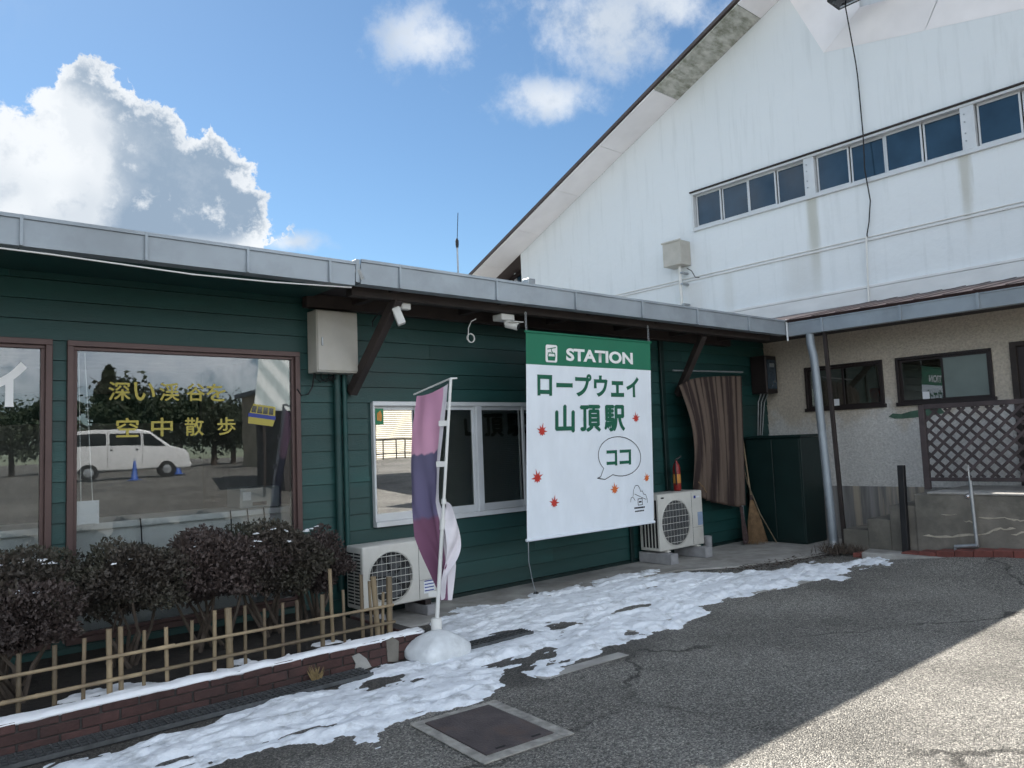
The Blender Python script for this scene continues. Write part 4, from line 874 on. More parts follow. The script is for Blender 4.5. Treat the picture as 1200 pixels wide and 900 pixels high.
# ---------------------------------------------------------------- banner
bn = thing('station_banner', 'large white and green STATION banner hanging from the eaves', 'banner', (6.3, 5.85, .6))
def by(x, z, o=0.): return 5.85+.047*(2.765-z)+.018*math.sin((x-5.3)*2.6+.5)*math.sin((2.765-z)*1.1)+.0045*math.sin((x-5.3)*8+z*2.2)*min(1, (2.765-z)*2)+o
def cloth(x0, x1, z0, z1, m, name, o=0.):
    nx, nz = 36, 36; V = []; F = []
    for j in range(nz+1):
        for i in range(nx+1): x = x0+(x1-x0)*i/nx; z = z0+(z1-z0)*j/nz; V.append((x, by(x, z, o), z))
    for j in range(nz):
        for i in range(nx): a = j*(nx+1)+i; F.append((a, a+1, a+nx+2, a+nx+1))
    mb = MB(); mb.add(V, F); return mb.build(name, m, bn, smooth=True)
cloth(5.284, 7.294, .625, 2.43, BANNERW, 'cloth'); cloth(5.284, 7.294, 2.43, 2.765, BANNERG, 'header')
front = lambda x, z: by(x, z, -.0035); front2 = lambda x, z: by(x, z, -.006); back = lambda x, z: by(x, z, .0035)
bt = lambda x, z: (x*(1+.0171*(2.765-z)/2.14), 1.6+(z-1.6)*(1+.0171*(2.765-z)/2.14))
def bl(body, x0, x1, z0, z1, m, off=.03, bold=0.):
    a, b = bt(x0, z0), bt(x1, z1); o = lettering(body, a[0], b[0], a[1], b[1], front, m, bn, off, bn.location, bold=bold)
    return o
bl('STATION', 5.855, 6.955, 2.485, 2.625, WHITEV, .038)
for ch, a, b, c, d in (('ロ', 5.415, 5.645, 2.105, 2.325), ('ー', 5.70, 5.94, 2.195, 2.245), ('プ', 5.97, 6.24, 2.10, 2.35), ('ウ', 6.265, 6.50, 2.10, 2.34), ('ェ', 6.54, 6.76, 2.10, 2.285), ('イ', 6.79, 7.035, 2.10, 2.34)):
    bl(ch, a, b, c, d, INKG, .036)
for ch, a, b in (('山', 5.66, 5.96), ('頂', 6.02, 6.36), ('駅', 6.40, 6.755)):
    o = bl(ch, a, b, 1.71, 2.01, INKG, 0, .034)
    me = o.data.copy(); ob = link('lettering_show_through', me, INKK, bn); ob.location = (0, .008, 0)
for ch, a, b in (('コ', 6.405, 6.59), ('コ', 6.62, 6.82)): bl(ch, a, b, 1.325, 1.50, INKG, .034)
# gondola pictogram
def icon():
    x0, x1, z0, z1 = 5.565, 5.735, 2.462, 2.648; r = .022; P = []
    for cx, cz, a0 in ((x1-r, z1-r, 0), (x0+r, z1-r, 90), (x0+r, z0+r, 180), (x1-r, z0+r, 270)):
        for k in range(5): a = R(a0+k*22.5); P.append((cx+r*math.cos(a), cz+r*math.sin(a)))
    MB().poly_xz(P, front).build('pictogram', WHITEV, bn)
    m = MB(); m.strip_xz([(5.59,2.60),(5.71,2.622)], .010, front2).strip_xz([(5.65,2.61),(5.65,2.58),(5.67,2.565)], .010, front2)
    m.strip_xz([(5.605,2.56),(5.695,2.56),(5.702,2.53),(5.695,2.487),(5.605,2.487),(5.598,2.53),(5.605,2.56)], .012, front2).poly_xz([(5.60,2.525),(5.60,2.487),(5.70,2.487),(5.70,2.525)], front2)
    m.build('pictogram', BANNERG, bn)
icon()
def maple(x, z, r, m, rot):
    pts = []; L9 = [1, .78, .9, .62, .55, .55, .62, .9, .78]; n = 9
    for k in range(n):
        a = R(90+rot)+k*2*math.pi/n; pts.append((x+r*L9[k]*math.cos(a), z+r*L9[k]*math.sin(a))); a2 = a+math.pi/n; pts.append((x+r*.36*math.cos(a2), z+r*.36*math.sin(a2)))
    mb = MB(); c = (x, front(x, z), z)
    V = [c]+[(p[0], front(*p), p[1]) for p in pts]; mb.add(V, [(0, 1+i, 1+(i+1) % len(pts)) for i in range(len(pts))]); mb.build('leaf_print', m, bn)
for i, (x, z, r, m) in enumerate(((5.461,1.732,.095,INKR), (6.936,1.853,.085,INKR), (5.37,1.254,.10,INKR), (5.595,.98,.09,INKR), (6.517,1.058,.09,INKO), (7.075,1.153,.075,INKO))):
    a = bt(x, z); maple(a[0], a[1], r, m, (-12, 10, 14, -8, 6, 20)[i])
sb_ = []
for k in range(41):
    t = R(-112)+k/40*R(330); sb_.append(bt(6.63+.35*math.cos(t), 1.425+.222*math.sin(t)-.03*(math.cos(t))*.6))
e0, e1_ = sb_[0], sb_[-1]
tp = bt(6.25, 1.20)
MB().strip_xz(sb_, .0085, front).strip_xz([e1_, (e1_[0]-.05, e1_[1]-.09), tp, (tp[0]+.12, tp[1]-.02), e0], .0085, front).build('speech_bubble', INKK, bn)
lg = MB(); q = lambda pts: [bt(*p) for p in pts]
lg.strip_xz(q([(6.775,.90),(6.785,.945),(6.805,.955),(6.83,.94),(6.85,.91)]), .006, front).strip_xz(q([(6.82,.96),(6.83,1.03),(6.85,1.06),(6.87,1.08),(6.91,1.08),(6.935,1.05),(6.95,1.01),(6.985,1.01),(7.0,.975),(7.04,.965),(7.06,.92),(7.065,.87)]), .006, front).strip_xz(q([(6.85,.985),(6.95,.945),(7.04,.91)]), .006, front)
lg.strip_xz(q([(6.90,.925),(6.975,.925),(6.975,.855),(6.90,.855),(6.90,.925)]), .008, front).strip_xz(q([(6.92,.89),(6.955,.89)]), .018, front)
for k in range(7): lg.strip_xz(q([(6.84+k*.026,.825),(6.852+k*.026,.825)]), .018, front)
for k in range(6): lg.strip_xz(q([(6.85+k*.026,.787),(6.862+k*.026,.787)]), .016, front)
lg.build('emblem', INKK, bn)
MB().tube([(5.27,by(5.3,2.765),2.768),(7.31,by(7.3,2.765),2.768)], .013, 8).build('top_rod', BANNERG, bn); MB().tube([(5.272,by(5.3,.622),.622),(7.306,by(7.3,.622),.622)], .016, 8).build('bottom_rod', BANNERW, bn, smooth=True)
for x in (5.30, 7.28):
    for k in range(6):
        z = 2.79+k*.033; m = MB(); pts = [(x+(.010*math.cos(a) if k % 2 else 0), 5.86+(0 if k % 2 else .010*math.cos(a)), z+.020*math.sin(a)) for a in [i*math.pi/5 for i in range(11)]]
        m.tube(pts, .0035, 5, False).build('chain_link', STEEL, bn)
MB().tube([(5.29,5.95,.62),(5.33,6.0,.40),(5.42,6.06,.2),(5.53,6.13,.02)], .005, 5).build('tether', STEEL, bn); MB().tube([(7.30,5.95,.64),(7.42,6.1,.6),(7.83,6.33,.60)], .010, 6).build('tether', BLACKM, bn)
tag(MB().lathe([(.03,.018),(.03,.035),(.012,.05)], (5.53,6.13,0), 10).build('tether_anchor', BLACKM), 'small dark anchor on the pavement tethering the banner string', 'anchor')

# ---------------------------------------------------------------- flag on its pole
fg = thing('promotional_flag', 'pink and purple vertical flag wound about a leaning white pole', 'flag', (3.47, 5.02, 0))
P0, P1 = Vector((3.50,5.06,.16)), Vector((3.76,5.11,2.17))
pol = lambda z: P0+(P1-P0)*((z-P0.z)/(P1.z-P0.z))
MB().tube([P0, pol(.95)], .017, 10).build('pole', WHITEPL, fg, smooth=True); MB().tube([pol(.95), P1], .013, 10).build('pole', WHITEPL, fg, smooth=True)
MB().tube([pol(.95), pol(1.03)], .023, 10).build('pole_collar', WHITEPL, fg, smooth=True); MB().tube([pol(1.15), pol(1.19)], .021, 10).build('pole_collar', WHITEPL, fg, smooth=True); MB().lathe([(.030,.17),(.044,.18),(.044,.27),(.036,.28)], (3.505,5.06,0), 14).build('pole_collar', WHITEPL, fg, smooth=True)
MB().tube([P1+Vector((.05,-.02,.0)), P1, (3.73,5.62,2.075)], .008, 7).build('cross_bar', WHITEPL, fg, smooth=True)
def flag():
    nu, nv = 26, 60; V = []; F = []; UV = []
    #   v, left (x, y, z), right (x, y, z)
    rows_ = [(0, (3.725,5.58,2.06), (3.735,5.13,2.13)), (.18, (3.63,5.52,1.76), (3.70,5.14,1.82)), (.38, (3.585,5.48,1.45), (3.66,5.14,1.50)), (.58, (3.56,5.42,1.12), (3.63,5.12,1.18)),
             (.74, (3.56,5.36,.88), (3.66,5.06,.92)), (.88, (3.60,5.24,.62), (3.655,5.03,.66)), (1.0, (3.60,5.13,.42), (3.60,5.02,.40))]
    def at(v):
        for k in range(len(rows_)-1):
            a, b = rows_[k], rows_[k+1]
            if a[0] <= v <= b[0]:
                t = (v-a[0])/(b[0]-a[0]); t2 = t; return Vector(a[1]).lerp(Vector(b[1]), t2), Vector(a[2]).lerp(Vector(b[2]), t2)
    for j in range(nv+1):
        v = j/nv; l, r = at(v)
        for i in range(nu+1):
            u = i/nu; p = l.lerp(r, u); am = .012+.035*sstep(.25, .9, v)
            w = math.sin(u*7.5+v*5.5+1)*am+math.sin(u*15-v*9)*am*.35
            p = p+Vector((w, w*.25, -.03*math.sin(u*math.pi)*(1-v)))
            V.append(p); UV.append((u, v))
    for j in range(nv):
        for i in range(nu): a = j*(nu+1)+i; F.append((a, a+1, a+nu+2, a+nu+1))
    me = bpy.data.meshes.new('cloth'); off = fg.location; me.from_pydata([tuple(Vector(p)-off) for p in V], [], F); l = me.uv_layers.new(name='UVMap')
    for lp in me.loops: l.data[lp.index].uv = UV[lp.vertex_index]
    me.shade_smooth(); link('cloth', me, FLAGM, fg)
    # white trailing edge blown past the pole
    nu, nv = 10, 34; V = []; F = []
    for j in range(nv+1):
        v = j/nv; z = 1.15-.72*v; c = pol(z)+Vector((.012,-.035,0)); wd = .02+.15*math.sin(min(1, v*1.25)*math.pi)**1.2
        for i in range(nu+1):
            u = i/nu; V.append(tuple(c+Vector((wd*u*.85, wd*u*-.2+.03*math.sin(u*5+v*9), .02*math.sin(u*4+v*5)))-off))
    for j in range(nv):
        for i in range(nu): a = j*(nu+1)+i; F.append((a, a+1, a+nu+2, a+nu+1))
    me = bpy.data.meshes.new('trailing_edge'); me.from_pydata(V, [], F); me.shade_smooth(); link('trailing_edge', me, mat('pale_flag_edge', (.74, .70, .74), .8, var=.12, scale=9), fg)
flag()
for z in (1.80, 1.47, .46): 
    p = pol(z); MB().bar(p+Vector((-.05,.06,0)), p, .022, .045).build('flag_loop', WHITEPL, fg)
def tank():
    n = 26; rg = [(.245,.0),(.258,.02),(.256,.075),(.240,.098),(.16,.15),(.075,.19),(.035,.198)]; m = MB(); V = []; F = []
    for r, z in rg:
        for k in range(n):
            a = 2*math.pi*k/n; c, s = math.cos(a), math.sin(a); e = 2/4.2; x = math.copysign(abs(c)**e, c); y = math.copysign(abs(s)**e, s)
            V.append((3.47+r*x*.88+random.gauss(0,.003), 5.0+r*y*.78+random.gauss(0,.003), z+.004+(random.gauss(0,.004) if .05 < z < .19 else 0)))
    for i in range(len(rg)-1):
        for k in range(n): k2 = (k+1) % n; F.append((i*n+k, i*n+k2, (i+1)*n+k2, (i+1)*n+k))
    F.append(tuple((len(rg)-1)*n+k for k in range(n))); m.add(V, F); m.build('water_tank_base', ICEPL, fg, smooth=True)
tank()

# ---------------------------------------------------------------- brick planter
pt = thing('brick_planter', 'low brown brick planter edge with snow along its top', 'planter', (1.5, 5.2, 0))
PX0, PX1, PY0 = -2.2, 3.42, 5.13
B(PX0, PX1-.012, PY0+.012, PY0+.09, 0, .19).build('mortar_core', MORTAR, pt); B(PX1-.10, PX1-.012, PY0+.09, 6.10, 0, .19).build('mortar_core', MORTAR, pt)
for c in range(3):
    z0 = .004+c*.064; x = PX0-(.105 if c % 2 else 0)
    while x < PX1:
        e = min(x+.205, PX1); a = max(x, PX0)
        if e-a > .03:
            j = random.uniform(-.003, .003); B(a+.004, e-.004, PY0+j, PY0+.10, z0, z0+.057).build('brick', BRICK, pt, .004)
        x += .21
    y = PY0+.105+(.09 if c % 2 else 0)
    while y < 6.05: B(PX1-.11, PX1+random.uniform(-.003,.003), y, min(y+.2, 6.1), z0, z0+.057).build('brick', BRICK, pt, .004); y += .21
m = MB(); m.box(PX0, PX1-.115, PY0+.11, 6.68, .0, .17); tag(m.build('planter_soil', SOIL), kind='structure')
B(PX1-.125, PX1+.02, PY0-.002, PY0-.0005, .0, .06).build('mortar_patch', CONCL, pt)
MB().prism([(2.82,.0),(2.96,.01),(2.92,.08),(2.86,.13),(2.80,.12),(2.83,.06)], 'y', PY0-.006, PY0+.002).build('mortar_patch', CONC, pt)
MB().prism([(3.10,.02),(3.19,.0),(3.20,.15),(3.15,.19),(3.09,.18)], 'y', PY0-.006, PY0+.002).build('mortar_patch', CONCD, pt)

# bamboo fence
bf = thing('bamboo_fence', 'low bamboo fence of split posts and two rails along the planter', 'fence', (1.9, 5.3, .2))
def cane(a, b, r, name):
    a, b = Vector(a), Vector(b); L_ = (b-a).length; n = max(2, int(L_/.16)); pts = []; rs = []
    for k in range(n+1):
        t = k/n; p = a.lerp(b, t)
        if 0 < k < n: pts += [p-(b-a)*.012/L_, p, p+(b-a)*.012/L_]; rs += [r, r*1.16, r]
        else: pts.append(p); rs.append(r)
    return MB().tube(pts, rs, 9).build(name, BAMBOO, bf, smooth=True)
posts = [(.60,.48,.011),(.77,.52,.014),(.95,.53,.014),(1.10,.54,.012),(1.245,.57,.017),(1.31,.575,.015),(1.44,.525,.011),(1.58,.52,.013),(1.73,.535,.011),(1.88,.575,.013),(1.985,.575,.024),(2.09,.575,.012),(2.23,.53,.011),(2.36,.55,.012),(2.48,.55,.014),(2.665,.56,.017),(2.845,.565,.011),(3.0,.66,.015),(3.075,.60,.012),(3.13,.63,.022),(3.235,.61,.024),(2.80,.72,.014),(3.17,.50,.012),(.2,.5,.013),(.38,.5,.012),(0,.5,.012)]
for i, (x, z, r) in enumerate(posts):
    t = random.uniform(-.012, .012)-(.035 if i == 19 else 0); dy = .10 if i in (21,) else 0
    cane((x-t*0, 5.31+dy, .16), (x+t, 5.31+dy+random.uniform(-.01,.01), z), r, 'post')
cane((-.6,5.285,.262), (1.5,5.285,.268), .013, 'rail'); cane((1.42,5.283,.268), (3.27,5.285,.262), .012, 'rail'); cane((-.6,5.285,.405), (1.62,5.285,.405), .011, 'rail'); cane((1.5,5.285,.40), (3.26,5.285,.392), .011, 'rail')

# azalea shrubs
def shrub(label, c, rx, ry, z0, z1, n, m, seed, lean=0.):
    r = np.random.default_rng(seed); t = thing('azalea_shrub', label, 'shrub', (c[0], c[1], .17), 0, 'clipped shrubs in the brick planter')
    cz, rz = (z0+z1)/2, (z1-z0)/2
    d = r.normal(size=(n, 3)); d /= np.linalg.norm(d, axis=1)[:, None]
    rad = 1.07-.60*r.random(n)**1.9
    bump = 1+.16*np.sin(d[:,0]*5+seed)*np.cos(d[:,1]*4+seed*2)+.13*np.sin(d[:,2]*6+d[:,0]*4+seed)+.07*np.sin(d[:,0]*13+d[:,1]*11+seed)
    p = d*rad[:, None]*bump[:, None]*np.array([rx, ry, rz])
    p[:,2] = np.where(p[:,2] < 0, p[:,2]*.8, p[:,2]); p += np.array([c[0], c[1], cz])
    keep = (p[:,1] < 6.66); p = p[keep]; d = d[keep]; k = len(p)
    up = d*.7+r.normal(size=(k,3))*.75+np.array([0,0,.35]); up /= np.linalg.norm(up, axis=1)[:,None]
    sd = np.cross(up, r.normal(size=(k,3))); sd /= np.linalg.norm(sd, axis=1)[:,None]
    ln = r.uniform(.013, .042, k)[:,None]; wd = ln*.30; nn = np.cross(up, sd)
    v = np.stack([p, p+up*ln*.5+sd*wd+nn*ln*.1, p+up*ln, p+up*ln*.5-sd*wd+nn*ln*.1], 1).reshape(-1, 3)-np.array(t.location)
    me = bpy.data.meshes.new('foliage'); me.from_pydata(v.tolist(), [], np.arange(k*4).reshape(-1, 4).tolist()); link('foliage', me, m, t)
    sm = MB()
    for q in range(7):
        a = r.uniform(0, 6.28); b0 = Vector((c[0]+r.normal()*.05, c[1]+r.normal()*.05, .165)); e = Vector((c[0]+math.cos(a)*rx*.75, c[1]+math.sin(a)*ry*.75, cz+rz*r.uniform(-.2,.5)))
        md = b0.lerp(e, .4)+Vector((r.normal()*.05, r.normal()*.05, .02)); md2 = b0.lerp(e, .7)+Vector((r.normal()*.05, r.normal()*.04, .04))
        sm.tube([b0, md, md2, e], [.017,.012,.008,.004], 6)
        for w in range(5):
            s0 = md2.lerp(e, r.random()); a2 = r.uniform(0, 6.28); e2 = s0+Vector((math.cos(a2)*rx*.4, math.sin(a2)*ry*.4, r.uniform(-.02,.2))); sm.tube([s0, s0.lerp(e2, .5)+Vector((0,0,.02)), e2], [.006,.004,.002], 4)
    sm.build('stems', STEM, t, smooth=True)
    return t
shrub('large dark clipped shrub at the left edge below the left window', (.80, 6.05), .42, .50, .50, 1.00, 17000, LEAF, 1)
shrub('low rounded shrub nearest the bamboo fence at the left edge', (.80, 5.62), .33, .24, .46, .83, 13000, LEAF2, 2)
shrub('clipped shrub below the left edge of the large window', (1.52, 5.95), .40, .40, .52, .97, 17000, LEAF, 3)
shrub('broad clipped shrub below the middle of the large window', (2.10, 5.98), .42, .42, .50, 1.02, 18000, LEAF2, 4)
shrub('tall clipped shrub below the right edge of the large window', (2.60, 6.05), .38, .42, .46, 1.04, 17000, LEAF, 5)
shrub('rightmost clipped shrub beside the left air conditioner', (3.02, 6.15), .25, .32, .42, .92, 10000, LEAF2, 6)
dt = MB()
for k in range(60):
    a = random.uniform(0, 6.28); b = Vector((2.50+random.gauss(0,.012), 5.09+random.gauss(0,.01), .005)); e = b+Vector((math.cos(a)*.05, math.sin(a)*.03, random.uniform(.06,.13))); s = Vector((.004,0,0)); dt.add([b-s, b+s, b.lerp(e,.6)+s, e], [(0,1,2,3)])
tag(dt.build('dry_grass_tuft', DRYGR), 'small tuft of dry grass at the foot of the brick planter', 'grass tuft')

# drain grating, cover plate
dg_ = thing('drain_grating', 'long steel drain grating along the foot of the brick planter', 'grating', (1.2, 5.02, 0))
B(-2.0, 2.86, 4.925, 5.105, .003, .008).build('channel_shade', DARK, dg_)  # flat dark sheet, its colour stands in for the shaded drain depth
for y in (4.93, 4.975, 5.02, 5.065, 5.10): B(-2.0, 2.86, y-.005, y+.005, .0085, .034).build('bearing_bar', GRATE, dg_)
x = -.2; bar0 = None
while x < 2.85:
    if bar0 is None: bar0 = B(-.0045, .0045, -.088, .088, .010, .036).build('cross_bar', GRATE, dg_, local=True); o = bar0
    else: o = bar0.copy(); COL.objects.link(o)
    o.location = (x-1.2, 5.015-5.02, 0); x += .042
g2 = thing('small_grating', 'short dark drain grating half covered by snow beside the flag base', 'grating', (4.1, 5.02, 0))
B(3.72, 4.42, 4.95, 5.10, .004, .009).build('channel_shade', DARK, g2)  # shade below the bars given as a thin dark sheet
for y in (4.955, 4.99, 5.03, 5.065, 5.095): B(3.72, 4.42, y-.005, y+.005, .0095, .030).build('bearing_bar', GRATE, g2)
for k in range(16): B(3.74+k*.043, 3.75+k*.043, 4.951, 5.099, .011, .032).build('cross_bar', GRATE, g2)
mh = thing('cover_plate', 'square rusty steel cover plate set in a pale concrete frame', 'manhole cover', (2.78, 3.54, 0), R(-4))
fr = MB(); fr.box(-.30,-.235,-.40,.36,.003,.013); fr.box(.225,.305,-.40,.36,.003,.013); fr.box(-.235,.225,-.40,-.325,.003,.013); fr.box(-.235,.225,.31,.36,.003,.013)
fr.build('frame', CONCL, mh, .003, local=True); B(-.23, .22, -.32, .305, .004, .016).build('plate', PLATE, mh, .003, local=True)
for x in (-.12, .12): B(x-.03, x+.03, -.30, -.285, .0165, .018).build('lifting_slot', DARK, mh, local=True)
for i, (a, b) in enumerate((((3.62,4.02),(4.45,3.98)), ((5.0,4.42),(5.7,4.36)), ((7.0,4.5),(7.9,4.38)))):
    d = Vector((b[0]-a[0], b[1]-a[1])).normalized(); n = Vector((-d.y, d.x))*.055
    V = [(a[0]-n.x,a[1]-n.y,.006),(b[0]-n.x,b[1]-n.y,.006),(b[0]+n.x,b[1]+n.y,.006),(a[0]+n.x,a[1]+n.y,.006)]
    tag(MB().add(V+[(p[0],p[1],.001) for p in V], [(0,1,2,3),(4,7,6,5),(0,4,5,1),(1,5,6,2),(2,6,7,3),(3,7,4,0)]).build('edging_strip', CONC), ('worn concrete edging strip nearest the cover plate', 'worn concrete edging strip halfway along the snow', 'worn concrete edging strip at the far end of the snow')[i], 'edging', 'concrete edging strips set in the asphalt')

# ---------------------------------------------------------------- snow
SNOWP = [(-1.5,4.92),(.85,4.90),(1.25,4.92),(1.81,4.94),(2.25,4.95),(2.75,4.93),(2.92,5.02),(3.15,5.13),(3.36,5.13),(3.5,5.3),(3.72,5.55),(4.05,5.85),(4.48,6.12),(4.79,6.13),(5.45,6.10),(6.61,6.14),(7.3,6.10),(7.74,5.82),(7.83,5.42),(8.32,5.06),(9.1,4.86),(9.7,4.52),(9.91,4.27),(9.42,4.17),(8.75,4.22),(8.05,4.31),(7.01,4.45),(6.4,4.45),(6.09,4.37),(5.6,4.32),(5.41,4.12),(5.1,4.28),(5.02,4.42),(4.75,4.15),(4.49,4.08),(4.01,4.07),(3.72,4.05),(3.6,4.36),(3.3,4.08),(3.05,3.93),(2.81,3.95),(2.7,4.03),(2.5,3.96),(2.23,3.84),(2.15,4.06),(1.9,4.12),(1.71,4.20),(1.32,4.33),(.88,4.50),(-1.5,4.6)]
def snow_strip():
    h = .021; xs = np.arange(-1.0, 10.0, h); ys = np.arange(3.7, 6.3, h*.8); X, Y = np.meshgrid(xs, ys, indexing='ij')
    P = np.array(SNOWP); ins = np.zeros(X.shape, bool); dist = np.full(X.shape, 9.)
    for i in range(len(P)):
        (x0, y0), (x1, y1) = P[i], P[(i+1) % len(P)]
        c = ((y0 > Y) != (y1 > Y)) & (X < (x1-x0)*(Y-y0)/(y1-y0+1e-12)+x0); ins ^= c
        dx, dy = x1-x0, y1-y0; t = np.clip(((X-x0)*dx+(Y-y0)*dy)/(dx*dx+dy*dy+1e-12), 0, 1); dist = np.minimum(dist, np.hypot(X-x0-t*dx, Y-y0-t*dy))
    sd = np.where(ins, dist, -dist)
    m = sd+(fbm(X*.75, Y, 3.2, 1, 6)-.5)*.62+(fbm(X*.6, Y, 14, 17, 4)-.5)*.12
    patch = fbm(X*.6, Y*1.3, 1.7, 3, 5); m = np.minimum(m, (.755-patch)*1.3+.02)
    wet = fbm(X*.5+4, Y*1.6, 3.4, 8, 5); m = np.minimum(m, (.74-wet)*.9); sp = fbm(X*.5, Y*1.5, 9, 29, 4); m = np.minimum(m, (.80-sp)*.6+.02*sstep(.1, .5, sd))
    # bare ground round the grating and the cover plate
    for a, b, c, d in ((3.78,4.40,4.97,5.08),): m = np.minimum(m, np.maximum(np.maximum(a-X, X-b), np.maximum(c-Y, Y-d))+.02+(fbm(X, Y, 6, 5, 3)-.5)*.08)
    m = np.where((X > 2.40) & (X < 3.12) & (Y < 3.95), -1, m)
    thick = .034*sstep(0, .20, m)*(.35+1.1*fbm(X, Y, 5, 11, 4))+.020*(fbm(X*.6, Y, 13, 12, 4)-.4)*sstep(.01, .10, m)+.003
    Z = gz(X, Y)+np.where(Y > 5.93, .018, 0)*sstep(3.5, 3.6, X)+thick
    Z = np.where(m <= 0, gz(X, Y)-.004, Z)
    ok = m > 0; cell = ok[:-1,:-1] | ok[1:,:-1] | ok[:-1,1:] | ok[1:,1:]
    idx = -np.ones(X.shape, int); use = np.zeros(X.shape, bool)
    use[:-1,:-1] |= cell; use[1:,:-1] |= cell; use[:-1,1:] |= cell; use[1:,1:] |= cell
    idx[use] = np.arange(use.sum()); V = np.stack([X[use], Y[use], Z[use]], 1)
    I, J = np.nonzero(cell); F = np.stack([idx[I,J], idx[I+1,J], idx[I+1,J+1], idx[I,J+1]], 1)
    me = bpy.data.meshes.new('snow'); me.from_pydata(V.tolist(), [], F.tolist()); me.shade_smooth()
    tag(link('snow', me, SNOW), 'strip of old snow lying along the building front', 'snow', kind='stuff')
snow_strip()
def snow_ledge():
    h = .012; xs = np.arange(-1.2, 3.44, h*1.4); ys = np.arange(5.125, 5.62, h); X, Y = np.meshgrid(xs, ys, indexing='ij')
    edge = 5.20+.12*fbm(X, Y*0, 1.6, 21, 4)+.05*sstep(2.6, 3.4, X); m = np.minimum(edge+.04*(fbm(X, Y, 14, 5, 3)-.5)-Y+.02, (Y-5.122)*1.5)
    sp = fbm(X*1.3, Y*2, 2.2, 33, 4); m = np.maximum(m, (sp-.62)*.7-.12*sstep(5.35, 5.6, Y)); m = np.minimum(m, (Y-5.122)*1.5)
    Z = .184-.02*sstep(5.22, 5.26, Y)+.026*sstep(0, .05, m)*(.1+1.3*fbm(X, Y, 7, 4, 4)); ok = m > 0; Z = np.where(ok, Z, .165)
    cell = ok[:-1,:-1] & ok[1:,:-1] & ok[:-1,1:] & ok[1:,1:]; idx = -np.ones(X.shape, int); use = np.zeros(X.shape, bool)
    use[:-1,:-1] |= cell; use[1:,:-1] |= cell; use[:-1,1:] |= cell; use[1:,1:] |= cell; idx[use] = np.arange(use.sum())
    V = np.stack([X[use], Y[use], Z[use]], 1); I, J = np.nonzero(cell); F = np.stack([idx[I,J], idx[I+1,J], idx[I+1,J+1], idx[I,J+1]], 1)
    me = bpy.data.meshes.new('snow_ledge'); me.from_pydata(V.tolist(), [], F.tolist()); me.shade_smooth()
    o = link('snow_ledge', me, SNOWC); md = o.modifiers.new('s', 'SOLIDIFY'); md.thickness = .02; md.offset = -1
    tag(o, 'fresh snow along the top of the brick planter edge', 'snow', kind='stuff')
snow_ledge()
def snow_clumps():
    m = MB(); pts = [(.62,6.0,1.0,.025),(.72,5.9,.97,.03),(.86,5.85,.985,.028),(.95,5.84,.975,.04),(1.0,5.8,.955,.035),(.70,5.82,.95,.02),(.80,5.55,.83,.038),(.9,5.55,.815,.02),(1.36,5.75,.91,.02),(1.48,5.74,.93,.014),(2.40,5.85,1.0,.026),(2.52,5.85,1.02,.024),(2.36,5.75,.95,.022),(2.62,5.8,1.0,.018),(2.58,5.70,.93,.026),(2.85,5.9,.98,.036),(2.93,5.9,1.0,.018),(2.30,5.7,.93,.02),(1.92,5.78,.96,.013),(.66,6.1,1.01,.02)]
    for x, y, z, r in pts:
        for k in range(3):
            c = Vector((x+random.gauss(0,r*.5), y+random.gauss(0,r*.5), z+random.gauss(0,r*.12))); q = r*random.uniform(.45,.8); n = 7
            prof = [(q*.4,-q*.3),(q,-q*.05),(q*.8,q*.25),(q*.3,q*.38)]; o = len(m.v); m.lathe(prof, c, n)
            for i in range(o, len(m.v)): v = m.v[i]; m.v[i] = (v[0]+random.gauss(0,q*.14), v[1]+random.gauss(0,q*.14), v[2]+random.gauss(0,q*.06))
    tag(m.build('snow_clumps', SNOWC, smooth=True), 'small lumps of snow caught on the shrub tops', 'snow', kind='stuff')
snow_clumps()

